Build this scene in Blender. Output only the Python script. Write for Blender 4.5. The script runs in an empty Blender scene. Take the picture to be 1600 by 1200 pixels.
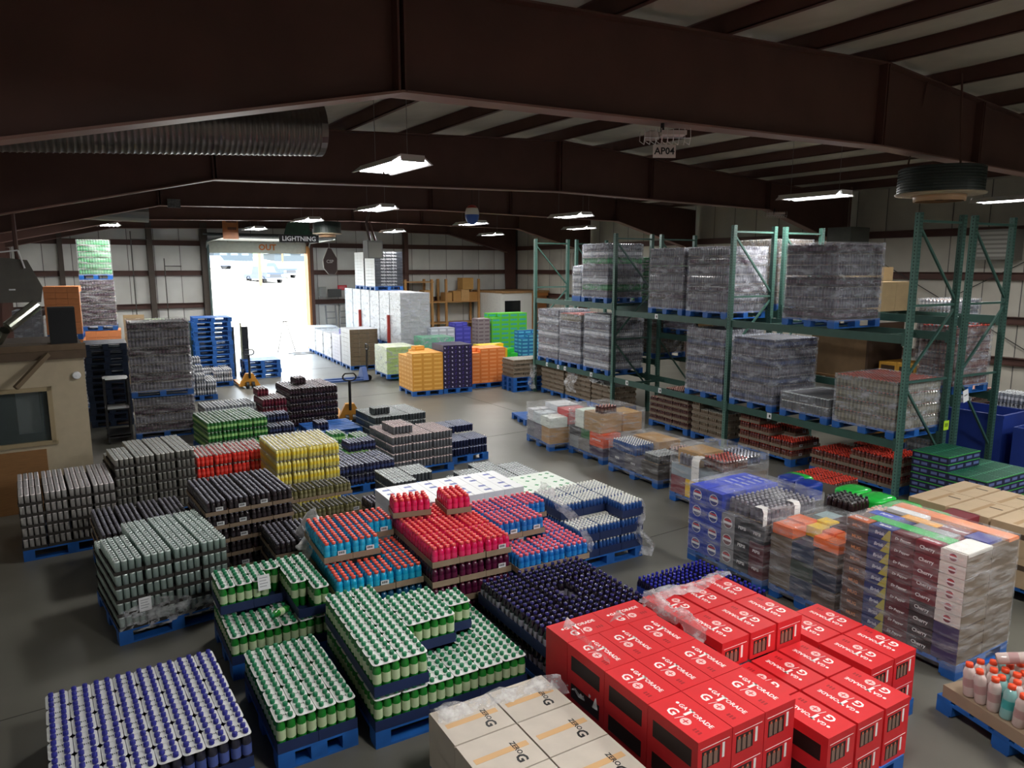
import bpy, math, random
from mathutils import Vector, Matrix
random.seed(11)
sc = bpy.context.scene
COL = sc.collection
R = math.radians
# ---------------------------------------------------------------- camera
EYE = Vector((0, 0, 3.57))
cam = bpy.data.objects.new('camera', bpy.data.cameras.new('camera'))
COL.objects.link(cam)
cam.location = EYE
cam.rotation_euler = (R(90 - 9.26), 0, R(-27.8))
cam.data.sensor_width = 36
cam.data.lens = 1122 / 1600 * 36
cam.data.clip_end = 500
sc.camera = cam
# ---------------------------------------------------------------- sky, sun, exposure
w = bpy.data.worlds.new('world'); sc.world = w; w.use_nodes = True
bg = w.node_tree.nodes['Background']
bg.inputs[0].default_value = (0.80, 0.90, 1.0, 1)
bg.inputs[1].default_value = 10.0
sun = bpy.data.objects.new('sun', bpy.data.lights.new('sun', 'SUN'))
COL.objects.link(sun)
sun.data.energy = 10.0
sun.data.angle = R(1.0)
sun.data.color = (1, .97, .92)
sun.rotation_euler = (R(52), 0, R(-12))
sc.view_settings.view_transform = 'Standard'
sc.view_settings.look = 'None'
sc.view_settings.gamma = 1.0
sc.view_settings.exposure = 0.42
sc.view_settings.use_curve_mapping = False
LAMP_W = 95.0
sc.cycles.max_bounces = 6
sc.cycles.diffuse_bounces = 3
sc.cycles.glossy_bounces = 3
sc.cycles.transparent_max_bounces = 8
sc.cycles.caustics_reflective = False
sc.cycles.caustics_refractive = False

# ---------------------------------------------------------------- materials
def lin(c):
    return c / 12.92 if c <= .04045 else ((c + .055) / 1.055) ** 2.4
def hexc(h):
    h = h.lstrip('#')
    return tuple(lin(int(h[i:i + 2], 16) / 255) for i in (0, 2, 4)) + (1,)
MATS = {}
def M(h, rough=.5, metal=0.0, trans=0.0, noise=0.0, scale=8.0, emit=0.0, coat=0.0, stretch=None, bump=0.0):
    key = (h, rough, metal, trans, noise, scale, emit, coat, stretch, bump)
    if key in MATS: return MATS[key]
    m = bpy.data.materials.new('surface_' + h.strip('#'))
    m.use_nodes = True
    nt = m.node_tree; b = nt.nodes['Principled BSDF']
    col = hexc(h)
    b.inputs['Base Color'].default_value = col
    b.inputs['Roughness'].default_value = rough
    b.inputs['Metallic'].default_value = metal
    if trans: b.inputs['Transmission Weight'].default_value = trans
    if coat: b.inputs['Coat Weight'].default_value = coat
    if emit:
        b.inputs['Emission Color'].default_value = col
        b.inputs['Emission Strength'].default_value = emit
    if noise or bump:
        tc = nt.nodes.new('ShaderNodeTexCoord'); n = nt.nodes.new('ShaderNodeTexNoise')
        n.inputs['Scale'].default_value = scale; n.inputs['Detail'].default_value = 6
        if stretch:
            mp = nt.nodes.new('ShaderNodeMapping'); mp.inputs['Scale'].default_value = stretch
            nt.links.new(tc.outputs['Object'], mp.inputs[0]); nt.links.new(mp.outputs[0], n.inputs[0])
        else:
            nt.links.new(tc.outputs['Object'], n.inputs[0])
        if noise:
            r = nt.nodes.new('ShaderNodeValToRGB')
            r.color_ramp.elements[0].position = .3; r.color_ramp.elements[1].position = .72
            r.color_ramp.elements[0].color = tuple(c * (1 - noise) for c in col[:3]) + (1,)
            r.color_ramp.elements[1].color = tuple(min(1, c * (1 + noise * .6)) for c in col[:3]) + (1,)
            nt.links.new(n.outputs[0], r.inputs[0]); nt.links.new(r.outputs[0], b.inputs['Base Color'])
        if bump:
            bp = nt.nodes.new('ShaderNodeBump'); bp.inputs['Strength'].default_value = bump
            nt.links.new(n.outputs[0], bp.inputs['Height']); nt.links.new(bp.outputs[0], b.inputs['Normal'])
    MATS[key] = m
    return m
def film(name, lo, hi, stretch=(1.2, 1.2, 14), tint='#f2f4f8', rough=.16):
    """clear stretch film: mostly see-through, glossy, with pulled streaks"""
    if name in MATS: return MATS[name]
    m = bpy.data.materials.new(name); m.use_nodes = True
    nt = m.node_tree; nt.nodes.clear()
    out = nt.nodes.new('ShaderNodeOutputMaterial'); mix = nt.nodes.new('ShaderNodeMixShader')
    tr = nt.nodes.new('ShaderNodeBsdfTransparent'); p = nt.nodes.new('ShaderNodeBsdfPrincipled')
    p.inputs['Base Color'].default_value = hexc(tint); p.inputs['Roughness'].default_value = rough
    tc = nt.nodes.new('ShaderNodeTexCoord'); mp = nt.nodes.new('ShaderNodeMapping'); n = nt.nodes.new('ShaderNodeTexNoise')
    mp.inputs['Scale'].default_value = stretch; mp.inputs['Rotation'].default_value = (.12, .18, 0)
    n.inputs['Scale'].default_value = 2.2; n.inputs['Detail'].default_value = 7; n.inputs['Roughness'].default_value = .62
    mr = nt.nodes.new('ShaderNodeMapRange')
    mr.inputs['From Min'].default_value = .42; mr.inputs['From Max'].default_value = .75
    mr.inputs['To Min'].default_value = lo; mr.inputs['To Max'].default_value = hi
    bp = nt.nodes.new('ShaderNodeBump'); bp.inputs['Strength'].default_value = .9; bp.inputs['Distance'].default_value = .03
    L = nt.links.new
    L(tc.outputs['Object'], mp.inputs[0]); L(mp.outputs[0], n.inputs[0]); L(n.outputs[0], mr.inputs[0]); L(n.outputs[0], bp.inputs['Height'])
    L(bp.outputs[0], p.inputs['Normal']); L(mr.outputs[0], mix.inputs[0]); L(tr.outputs[0], mix.inputs[1]); L(p.outputs[0], mix.inputs[2])
    L(mix.outputs[0], out.inputs[0])
    MATS[name] = m
    return m
WRAP = film('stretch_film', .12, .54, (2.0, 2.0, 5.0), '#dde2ec', .14)
CLEARW = film('clear_wrap', .05, .46, (1.5, 1.5, 9), rough=.08)
SHRINK = film('shrink_film', .04, .40, (7, 7, 7))
LOOSE = film('loose_film', .14, .75, (3, 3, 5))
WHITEF = film('white_film', .35, .8, (3, 3, 5), '#ffffff', .3)
BLUE = M('#1f5fae', .5, noise=.25, scale=5)
GREEN = M('#36584f', .45, noise=.12, scale=6)
KRAFT = M('#94806a', .8, noise=.08)
STEEL = M('#583a32', .6, noise=.18, scale=2)
WHITE = M('#e6e8ea', .55)
BLACK = M('#141517', .5)

# ---------------------------------------------------------------- mesh tools
class MB:
    def __init__(s): s.v = []; s.f = []; s.m = []; s.mats = []
    def mi(s, m):
        if m not in s.mats: s.mats.append(m)
        return s.mats.index(m)
    def face(s, idx, m): s.f.append(idx); s.m.append(s.mi(m))
    def box(s, a, b, m, mats=None, T=None):
        """mats: dict face -> material (-x +x -y +y -z +z)"""
        o = len(s.v)
        P = [(x, y, z) for z in (a[2], b[2]) for y in (a[1], b[1]) for x in (a[0], b[0])]
        if T is not None: P = [tuple(T @ Vector(p)) for p in P]
        s.v += P
        F = {'-z': (0, 2, 3, 1), '+z': (4, 5, 7, 6), '-y': (0, 1, 5, 4), '+y': (2, 6, 7, 3), '-x': (0, 4, 6, 2), '+x': (1, 3, 7, 5)}
        for k, q in F.items():
            mm = (mats or {}).get(k, m)
            if mm is None: continue
            s.face(tuple(o + i for i in q), mm)
        return s
    def bar(s, p, q, t, m, t2=None):
        p, q = Vector(p), Vector(q); d = q - p; L = d.length
        z = d.normalized(); up = Vector((0, 0, 1)) if abs(z.z) < .95 else Vector((0, 1, 0))
        x = up.cross(z).normalized(); y = z.cross(x)
        T = Matrix((x, y, z)).transposed().to_4x4(); T.translation = p
        t2 = t2 or t
        return s.box((-t / 2, -t2 / 2, 0), (t / 2, t2 / 2, L), m, T=T)
    def lathe(s, prof, seg, m, x=0, y=0, z=0, T=None, cap=True, ph=0.0):
        """prof: (radius, height, material of the band above)"""
        o = len(s.v)
        for r, h, *_ in prof:
            for k in range(seg):
                a = 2 * math.pi * (k + ph) / seg
                p = Vector((x + r * math.cos(a), y + r * math.sin(a), z + h))
                s.v.append(tuple(T @ p) if T is not None else tuple(p))
        for i in range(len(prof) - 1):
            mm = prof[i][2] if len(prof[i]) > 2 else m
            for k in range(seg):
                k2 = (k + 1) % seg
                s.face((o + i * seg + k, o + i * seg + k2, o + (i + 1) * seg + k2, o + (i + 1) * seg + k), mm)
        if cap:
            mm = prof[-1][2] if len(prof[-1]) > 2 else m
            s.face(tuple(o + (len(prof) - 1) * seg + k for k in range(seg)), mm)
        return s
    def tube(s, pts, r, m, seg=6):
        for p, q in zip(pts, pts[1:]):
            p, q = Vector(p), Vector(q); d = q - p
            z = d.normalized(); up = Vector((0, 0, 1)) if abs(z.z) < .95 else Vector((0, 1, 0))
            x = up.cross(z).normalized(); y = z.cross(x)
            T = Matrix((x, y, z)).transposed().to_4x4(); T.translation = p
            s.lathe([(r, 0), (r, d.length)], seg, m, T=T)
        return s
    def prism(s, poly, y0, y1, m, axis='y'):
        """poly in (x,z) pushed along y"""
        o = len(s.v); n = len(poly)
        for yy in (y0, y1):
            for a, b in poly: s.v.append((a, yy, b) if axis == 'y' else (yy, a, b) if axis == 'x' else (a, b, yy))
        s.face(tuple(o + i for i in range(n)), m); s.face(tuple(o + n + i for i in reversed(range(n))), m)
        for i in range(n):
            j = (i + 1) % n
            s.face((o + i, o + n + i, o + n + j, o + j), m)
        return s
    def grid(s, fn, nu, nv, m):
        o = len(s.v)
        for j in range(nv + 1):
            for i in range(nu + 1): s.v.append(tuple(fn(i / nu, j / nv)))
        for j in range(nv):
            for i in range(nu):
                a = o + j * (nu + 1) + i
                s.face((a, a + 1, a + nu + 2, a + nu + 1), m)
        return s
    def mesh(s, name, smooth=False):
        me = bpy.data.meshes.new(name)
        me.from_pydata(s.v, [], s.f)
        for m in s.mats: me.materials.append(m)
        me.polygons.foreach_set('material_index', s.m)
        if smooth: me.polygons.foreach_set('use_smooth', [True] * len(s.f))
        me.update()
        return me
def ob(name, me, parent=None, loc=(0, 0, 0), rz=0.0, kind=None, rot=None, scale=None):
    o = bpy.data.objects.new(name, me); COL.objects.link(o)
    o.location = loc
    if rot is not None: o.rotation_euler = rot
    elif rz: o.rotation_euler = (0, 0, rz)
    if scale: o.scale = scale
    if parent is not None: o.parent = parent
    if kind: o['kind'] = kind
    return o
def part(name, mb, parent, smooth=False, kind=None, **k):
    return ob(name, mb.mesh(name, smooth), parent, kind=kind, **k)
def tag(o, label, cat, group=None):
    o['label'] = label; o['category'] = cat
    if group: o['group'] = group
    return o
def thing(name, label, cat, loc=(0, 0, 0), rz=0.0, group=None):
    return tag(ob(name, None, None, loc, rz), label, cat, group)
_txt = {}
def text_mesh(s, size, m, bold=.0, depth=.0006, align='CENTER', shear=0.0):
    key = (s, size, m.name, bold, align, shear)
    if key in _txt: return _txt[key]
    c = bpy.data.curves.new('lettering', 'FONT'); c.body = s; c.size = size
    c.align_x = align; c.align_y = 'CENTER'; c.extrude = depth; c.offset = bold * size; c.resolution_u = 2; c.shear = shear
    o = bpy.data.objects.new('lettering', c); COL.objects.link(o)
    bpy.context.view_layer.update()
    dg = bpy.context.evaluated_depsgraph_get()
    me = bpy.data.meshes.new_from_object(o.evaluated_get(dg))
    me.materials.clear(); me.materials.append(m)
    bpy.data.objects.remove(o); bpy.data.curves.remove(c)
    _txt[key] = me
    return me
def axes(x, y):
    x, y = Vector(x), Vector(y); z = x.cross(y)
    return Matrix((x, y, z)).transposed().to_euler()
FACE_MX = axes((0, -1, 0), (0, 0, 1))     # reads on a face that looks to -x
FACE_MY = axes((1, 0, 0), (0, 0, 1))      # reads on a face that looks to -y
TOP_X = axes((1, 0, 0), (0, 1, 0))
TOP_MY = axes((0, -1, 0), (1, 0, 0))
TOP_PY = axes((0, 1, 0), (-1, 0, 0))
def letters(s, size, m, parent, loc, rot, bold=.012, name='lettering', **k):
    return ob(name, text_mesh(s, size, m, bold, **k), parent, loc, rot=rot)

# ---------------------------------------------------------------- building axes
DELTA = R(5.8)
CU, SU = math.cos(DELTA), math.sin(DELTA)
def B(u, v, z=0.0): return Vector((u * CU - v * SU, u * SU + v * CU, z))
def bstruct(name, mb, parent=None, smooth=False):
    o = ob(name, mb.mesh(name, smooth), parent, rz=0 if parent else DELTA)
    if not parent: o['kind'] = 'structure'
    return o
# ================================================================ building shell
UL, UR, VB, VF = -1.4, 21.1, -5.6, 31.4
def roof_z(u): return 6.52 - .058 * abs(u - 9.85)
CONC = M('#696860', .38, noise=.30, scale=.55, bump=.05)
fl = MB(); fl.box((UL - .2, VB - .2, -.2), (UR + .2, VF + .15, 0), CONC)
floor = bstruct('floor', fl)
JT = M('#4a4944', .8)
for v in [VB + 6.1 * k for k in range(1, 7)]:
    j = MB(); j.box((UL, v - .006, 0), (UR, v + .006, .0015), JT); bstruct('joint', j, floor)
for u in (3.2, 9.85, 16.5):
    j = MB(); j.box((u - .006, VB, 0), (u + .006, VF, .0015), JT); bstruct('joint', j, floor)
INS = M('#d5d5d0', .6, noise=.10, scale=1.2, bump=.12)
INSR = M('#c2bdb0', .6, noise=.14, scale=1.2, bump=.12)
SEAM = M('#6c6a66', .7)
def wall(name, mat, along, lo, hi, fixed, inward, top, holes=(), step=.92, girts=(1.15, 2.2, 3.33, 4.5)):
    """insulated metal wall: a backing sheet, quilted panels between seams, steel girts"""
    a = MB()
    def bx(mb, t0, t1, z0, z1, d0, d1, m):
        f0, f1 = sorted((fixed + inward * d0, fixed + inward * d1))
        if along == 'u': mb.box((t0, f0, z0), (t1, f1, z1), m)
        else: mb.box((f0, t0, z0), (f1, t1, z1), m)
    def cut(t0, t1, z0, z1):
        out = [(t0, t1, z0, z1)]
        for h in holes:
            nxt = []
            for (p, q, r, s) in out:
                if q <= h[0] or p >= h[1] or s <= h[2] or r >= h[3]: nxt.append((p, q, r, s)); continue
                if p < h[0]: nxt.append((p, h[0], r, s))
                if q > h[1]: nxt.append((h[1], q, r, s))
                if s > h[3]: nxt.append((max(p, h[0]), min(q, h[1]), h[3], s))
            out = nxt
        return out
    for c in cut(lo, hi, 0, top): bx(a, *c, -.12, 0, SEAM)
    root = bstruct(name, a)
    n = int((hi - lo) / step)
    for k in range(n):
        t0, t1 = lo + k * step + .012, lo + (k + 1) * step - .012
        zs = [0.02] + list(girts) + [top - .02]
        p = MB(); any_ = False
        for z0, z1 in zip(zs, zs[1:]):
            for (q0, q1, r0, r1) in cut(t0, t1, z0, z1):
                if q1 - q0 < .05: continue
                any_ = True
                def fn(i, j, q0=q0, q1=q1, r0=r0, r1=r1):
                    b = .012 + .05 * math.sin(math.pi * i) * (.5 + .5 * math.sin(math.pi * j)) + random.uniform(0, .008)
                    t, z, f = q0 + (q1 - q0) * i, r0 + (r1 - r0) * j, fixed + inward * b
                    return (t, f, z) if along == 'u' else (f, t, z)
                p.grid(fn, 4, 4, mat)
        if any_: bstruct('wall_panel', p, root, True)
    for z in girts:
        for (q0, q1, r0, r1) in cut(lo, hi, z - .1, z + .1):
            if r1 - r0 < .15: continue
            g = MB(); bx(g, q0, q1, z - .1, z - .085, .02, .22, STEEL); bx(g, q0, q1, z - .1, z + .1, .05, .065, STEEL); bx(g, q0, q1, z + .085, z + .1, .02, .2, STEEL)
            bstruct('girt', g, root)
    return root
DU0, DU1, DZ = 6.08, 10.05, 4.45
wf = wall('wall_far', INS, 'u', UL, UR, VF, -1, 6.0, holes=((DU0, DU1, 0, DZ),), girts=(2.05, 3.33, 4.5))
wall('wall_right', INSR, 'v', VB, VF, UR, -1, 5.95)
wall('wall_left', INS, 'v', VB, VF, UL, 1, 5.95)
wall('wall_back', INS, 'u', UL, UR, VB, 1, 6.0)
# steel posts on the far wall
for i, (u, wdt) in enumerate(((1.0, .16), (3.95, .2), (DU0 - .16, .26), (DU1 + .14, .26), (14.75, .2))):
    c = MB(); c.box((u - wdt / 2, VF - .30, 0), (u + wdt / 2, VF - .06, 5.3), STEEL if u > 9 else M('#4c433c', .7)); bstruct('post', c, wf)
jm = MB(); jm.box((DU1 + .0, VF - .36, 0), (DU1 + .10, VF + .1, DZ), M('#b5793f', .6)); bstruct('door_jamb', jm, wf)
jm = MB(); jm.box((DU0 - .08, VF - .36, 0), (DU0, VF + .1, DZ), M('#566a68', .6)); bstruct('door_jamb', jm, wf)
# overhead door rolled up under the roof
dr = MB(); dr.box((DU0 - .05, VF - .16, DZ - .32), (DU1 + .05, VF - .08, DZ + .12), M('#c9cabd', .5, noise=.1)); door = bstruct('door_1', dr)
for k in range(5):
    s = MB(); s.box((DU0 - .05, VF - .3 - .62 * (k + 1), DZ + .16), (DU1 + .05, VF - .34 - .62 * k, DZ + .22), M('#a9b0ae', .4, noise=.1)); bstruct('door_section', s, door)
for u in (DU0 - .09, DU1 + .09):
    t = MB(); t.tube([(u, VF - .2, .1), (u, VF - .2, DZ - .2), (u, VF - .5, DZ + .12), (u, VF - 3.6, DZ + .2)], .035, M('#8f9694', .35, .8)); bstruct('door_track', t, door)
t = MB(); t.tube([(DU0 - .2, VF - .25, DZ + .42), (DU1 + .2, VF - .25, DZ + .42)], .07, M('#70777a', .4, .7)); bstruct('spring_shaft', t, door)
o = letters('OUT', .34, M('#d0742a', .6), door, (8.42, VF - .175, DZ - .08), FACE_MY, .03); o['label'] = 'orange painted letters on the raised door'
# ceiling: insulation sheets between the purlins
INSC = M('#b9b4a6', .65, noise=.16, scale=1.5, bump=.15)
for side, (u0, u1) in (('left', (UL - .1, 9.85)), ('right', (9.85, UR + .1))):
    c = MB(); c.grid(lambda i, j: (u0 + (u1 - u0) * i, VB + (VF - VB + .2) * j, roof_z(u0 + (u1 - u0) * i)), 8, 8, SEAM)
    c.grid(lambda i, j: (u1 + (u0 - u1) * i, VB + (VF - VB + .2) * j, roof_z(u1 + (u0 - u1) * i) + .12), 8, 8, SEAM)
    root = bstruct('ceiling_' + side, c)
    n = 7
    for k in range(n):
        a, b = u0 + (u1 - u0) * k / n, u0 + (u1 - u0) * (k + 1) / n
        p = MB(); p.grid(lambda i, j: (a + .02 + (b - a - .04) * i, VB + (VF - VB) * j, roof_z(a + (b - a) * i) - .02 - .09 * math.sin(math.pi * i) - random.uniform(0, .012)), 6, 60, INSC)
        bstruct('insulation_sheet', p, root, True)
        g = MB(); zc = roof_z(b)
        g.box((b - .008, VB, zc - .24), (b + .008, VF, zc - .02), STEEL); g.box((b - .008, VB, zc - .24), (b + .07, VF, zc - .226), STEEL); g.box((b - .07, VB, zc - .035), (b + .008, VF, zc - .02), STEEL)
        bstruct('purlin', g, root)
# tapered rigid frames
FL_ = M('#8c6a60', .5, noise=.12, scale=2)
def frame(v, n):
    root = MB()
    top = lambda u: roof_z(u) - .25
    bot = [(-.62, 4.24), (2.7, 5.0), (9.85, 5.2), (17.0, 5.12), (20.35, 4.30)]
    poly = bot + [(UR - .3, 4.30), (UR - .3, top(UR - .3)), (9.85, top(9.85)), (UL + .3, top(UL + .3)), (UL + .3, 4.24)]
    root.prism(poly, v - .006, v + .006, STEEL)
    f = bstruct('beam_%d' % n, root)
    for (a, b) in zip(bot, bot[1:]):
        m = MB(); m.bar((a[0], v, a[1]), (b[0], v, b[1]), .24, FL_, .02); bstruct('bottom_flange', m, f)
    for (a, b) in ((UL + .3, 9.85), (9.85, UR - .3)):
        m = MB(); m.bar((a, v, top(a)), (b, v, top(b)), .24, STEEL, .02); bstruct('top_flange', m, f)
    for s, (ub, ui, uw) in enumerate(((UL + .62, -.62, UL + .3), (UR - .62, 20.35, UR - .3))):
        m = MB(); m.prism([(ub, 0), (ui, (4.24, 4.30)[s]), (uw, (4.24, 4.30)[s]), (uw, 0)], v - .006, v + .006, STEEL)
        m.bar((ub, v, 0), (ui, v, (4.24, 4.30)[s]), .24, STEEL, .02); m.bar((uw, v, 0), (uw, v, top(uw)), .24, STEEL, .02)
        bstruct('column', m, f)
    for u in (2.7, 9.85, 12.6, 17.0):
        i = max(k for k in range(4) if bot[k][0] <= u or k == 0)
        (a, za), (b, zb) = bot[i], bot[i + 1]
        z0 = za + (zb - za) * (u - a) / (b - a)
        for du in (-.03, .03):
            m = MB(); m.box((u + du - .01, v - .12, z0), (u + du + .01, v + .12, top(u)), STEEL); bstruct('splice_plate', m, f)
    return f
for n, v in enumerate((-.4, 5.8, 13.0, 19.1, 25.2, 31.15)): frame(v, n + 1)
# diagonal cable braces on the right wall and between frames
for k, (a, b) in enumerate((((20.95, 13.1, 4.4), (20.95, 6.9, .9)), ((20.95, 6.9, 4.4), (20.95, 13.1, .9)))):
    m = MB(); m.bar(a, b, .02, M('#3a3835', .6)); o = bstruct('trim_%d' % (k + 1), m)
# outside: apron, field, far hillside
def out_z(v): return -.02 + max(0, v - 40) * .055
g = MB(); g.grid(lambda i, j: (-60 + 150 * i, VF + .15 + 130 * j, out_z(VF + .15 + 130 * j)), 6, 26, M('#b3aa9c', .9, noise=.08)); bstruct('ground_outside', g)
m = MB(); m.grid(lambda i, j: (-70 + 180 * i, 125 + 60 * j, 3.0 + (10 + 2.5 * math.sin(i * 23) + 1.5 * math.sin(i * 61)) * j), 40, 6, M('#3f5a30', .9, noise=.4, scale=.2)); bstruct('hill', m)
# ================================================================ goods: units, cases, stacks
LIDC = M('#7f8685', .35, .5)
def can_prof(r, h, body, lid):
    return [(r * .82, 0, body), (r, .012, body), (r, h - .014, lid), (r * .84, h, lid), (r * .74, h, LIDC), (r * .70, h - .007, LIDC)]
def soda_prof(r, h, liq, lab, cap):
    return [(r * .8, 0, liq), (r, .015, liq), (r, h * .34, lab), (r, h * .62, liq), (r * .93, h * .74, liq), (r * .5, h * .88, liq), (r * .42, h * .9, cap), (r * .52, h * .905, cap), (r * .52, h * .99, cap), (r * .36, h, cap)]
def wide_prof(r, h, liq, lab, cap):
    return [(r * .85, 0, liq), (r, .015, liq), (r, h * .3, lab), (r * .98, h * .55, liq), (r, h * .72, liq), (r * .7, h * .85, liq), (r * .56, h * .865, cap), (r * .61, h * .87, cap), (r * .61, h * .985, cap), (r * .44, h, cap)]
PROD = {}
class Case:
    pass
def product(key, name, desc, cat, unit, nx, ny, p, h, body, label=None, cap=None, tray=None, tray_h=.055, seg=8, wrap=False, pad=.006, single=False, skip=0.0, sticker=None):
    c = Case(); c.name, c.desc, c.cat, c.h, c.single, c.sticker = name, desc, cat, h, single, sticker
    c.w, c.d = nx * p + 2 * pad, ny * p + 2 * pad
    r = p * (.455 if unit == 'can' else .485)
    if unit == 'can': prof = can_prof(r, h - .008, body, cap or WHITE)
    elif unit == 'wide': prof = wide_prof(r, h - .008, body, label or body, cap)
    else: prof = soda_prof(r, h - .008, body, label or body, cap)
    root = MB(); W, D = c.w, c.d
    if tray:
        t = .003
        root.box((-W / 2, -D / 2, 0), (W / 2, D / 2, .004), tray)
        root.box((-W / 2, -D / 2, .004), (W / 2, -D / 2 + t, tray_h), tray); root.box((-W / 2, D / 2 - t, .004), (W / 2, D / 2, tray_h), tray)
        root.box((-W / 2, -D / 2 + t, .004), (-W / 2 + t, D / 2 - t, tray_h), tray); root.box((W / 2 - t, -D / 2 + t, .004), (W / 2, D / 2 - t, tray_h), tray)
    if wrap or not tray:
        z1, e = h - .001, .0015
        f = lambda i, j: (-W / 2 + W * i, -D / 2 + D * j, z1 - random.uniform(0, .010) * (0 < i < 1) * (0 < j < 1))
        root.grid(f, 5, 7, SHRINK)
        for (x0, y0, x1, y1) in () and ((-W / 2, -D / 2, W / 2, -D / 2), (W / 2, -D / 2, W / 2, D / 2), (W / 2, D / 2, -W / 2, D / 2), (-W / 2, D / 2, -W / 2, -D / 2)):
            root.grid(lambda i, j: (x0 + (x1 - x0) * i, y0 + (y1 - y0) * i, .004 + (z1 - .004) * j), 4, 2, SHRINK)
    c.root = root.mesh(name)
    c.prof, c.seg = prof, seg
    u = MB(); c.spots = []
    rnd = random.Random(5)
    for j in range(ny):
        for i in range(nx):
            if rnd.random() < skip: continue
            x, y = -nx * p / 2 + p * (i + .5), -ny * p / 2 + p * (j + .5)
            c.spots.append((x, y)); u.lathe(prof, seg, body, x, y, .005, ph=.5)
    c.unit_name = 'cans' if unit == 'can' else 'bottles'
    c.units = u.mesh(c.unit_name, True)
    o = MB(); o.lathe(prof, max(seg, 10), body, ph=.5); c.one = o.mesh('bottle', True)
    PROD[key] = c
    return c
def put_case(c, loc, rz, label, group, single=None, sticker=False, gap=False):
    o = tag(ob(c.name, c.root, None, loc, rz), label, c.cat, group)
    if single if single is not None else c.single:
        for (x, y) in c.spots:
            if gap and abs(x - .03) < .1 and abs(y) < .085: continue
            ob('bottle' if c.unit_name == 'bottles' else 'can', c.one, o, (x, y, .005))
    else:
        ob(c.unit_name, c.units, o, kind='stuff')
    if sticker and c.sticker:
        ob('label_sticker', STICK, o, (c.w * .12, -c.d / 2 - .004, c.h * .42))
    return o
s_ = MB(); s_.box((-.04, -.001, -.022), (.04, .001, .022), WHITE)
for k in range(9): s_.box((-.03 + k * .0065, -.0018, -.008), (-.03 + k * .0065 + (.0035 if k % 3 else .005), -.001, .014), BLACK)
STICK = s_.mesh('label_sticker')
ORD = ['first', 'second', 'third', 'fourth', 'fifth', 'sixth', 'seventh', 'eighth', 'ninth', 'tenth']
def layer_word(k, n):
    return 'top layer' if k == n - 1 else 'bottom layer' if k == 0 else ORD[k] + ' layer'
def row_word(r, n):
    return 'only row' if n == 1 else 'front row' if r == 0 else 'back row' if r == n - 1 else ORD[r] + ' row'
def col_word(c, n):
    return 'full width' if n == 1 else 'leftmost' if c == 0 else 'rightmost' if c == n - 1 else ORD[c] + ' from left'
_pal = {}
def pallet_mesh(W, D, m=None):
    m = m or BLUE
    key = (round(W, 2), round(D, 2), m.name)
    if key in _pal: return _pal[key]
    b = MB(); n = 7; bw = D / n * .78
    for i in range(n):
        y = i * (D - bw) / (n - 1); b.box((0, y, .122), (W, y + bw, .14), m)
    for i in range(3):
        x = i * (W - .12) / 2
        b.box((x, 0, .102), (x + .12, D, .122), m)
        for j in range(3):
            y = j * (D - .14) / 2; b.box((x, y, .018), (x + .12, y + .14, .102), m)
    for j in range(3):
        y = j * (D - .12) / 2; b.box((0, y, 0), (W, y + .12, .018), m)
    _pal[key] = b.mesh('blue_pallet')
    return _pal[key]
_pp = {}
def pallet(x, y, rot, W, D, label, z=0.0, m=None, group=None):
    if math.hypot(x, y) < 9.6 and m is None:
        key = (round(W, 2), round(D, 2))
        if key not in _pp:
            d_ = MB(); n = 7; bw = D / n * .78
            for i in range(n): q = i * (D - bw) / (n - 1); d_.box((0, q, .122), (W, q + bw, .14), BLUE)
            for i in range(3): q = i * (W - .12) / 2; d_.box((q, 0, .102), (q + .12, D, .122), BLUE)
            k_ = MB().box((0, 0, .018), (.12, .14, .102), BLUE); r_ = MB().box((0, 0, 0), (W, .12, .018), BLUE)
            _pp[key] = (d_.mesh('blue_pallet'), k_.mesh('block'), r_.mesh('runner'))
        o = tag(ob('blue_pallet', _pp[key][0], None, (x, y, z), R(rot)), label, 'pallet', group)
        for i in range(3):
            ob('runner', _pp[key][2], o, (0, i * (D - .12) / 2, 0))
            for j in range(3): ob('block', _pp[key][1], o, (i * (W - .12) / 2, j * (D - .14) / 2, 0))
        return o
    return tag(ob('blue_pallet' if (m or BLUE) is BLUE else 'wooden_pallet', pallet_mesh(W, D, m), None, (x, y, z), R(rot)), label, 'pallet', group)
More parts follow.
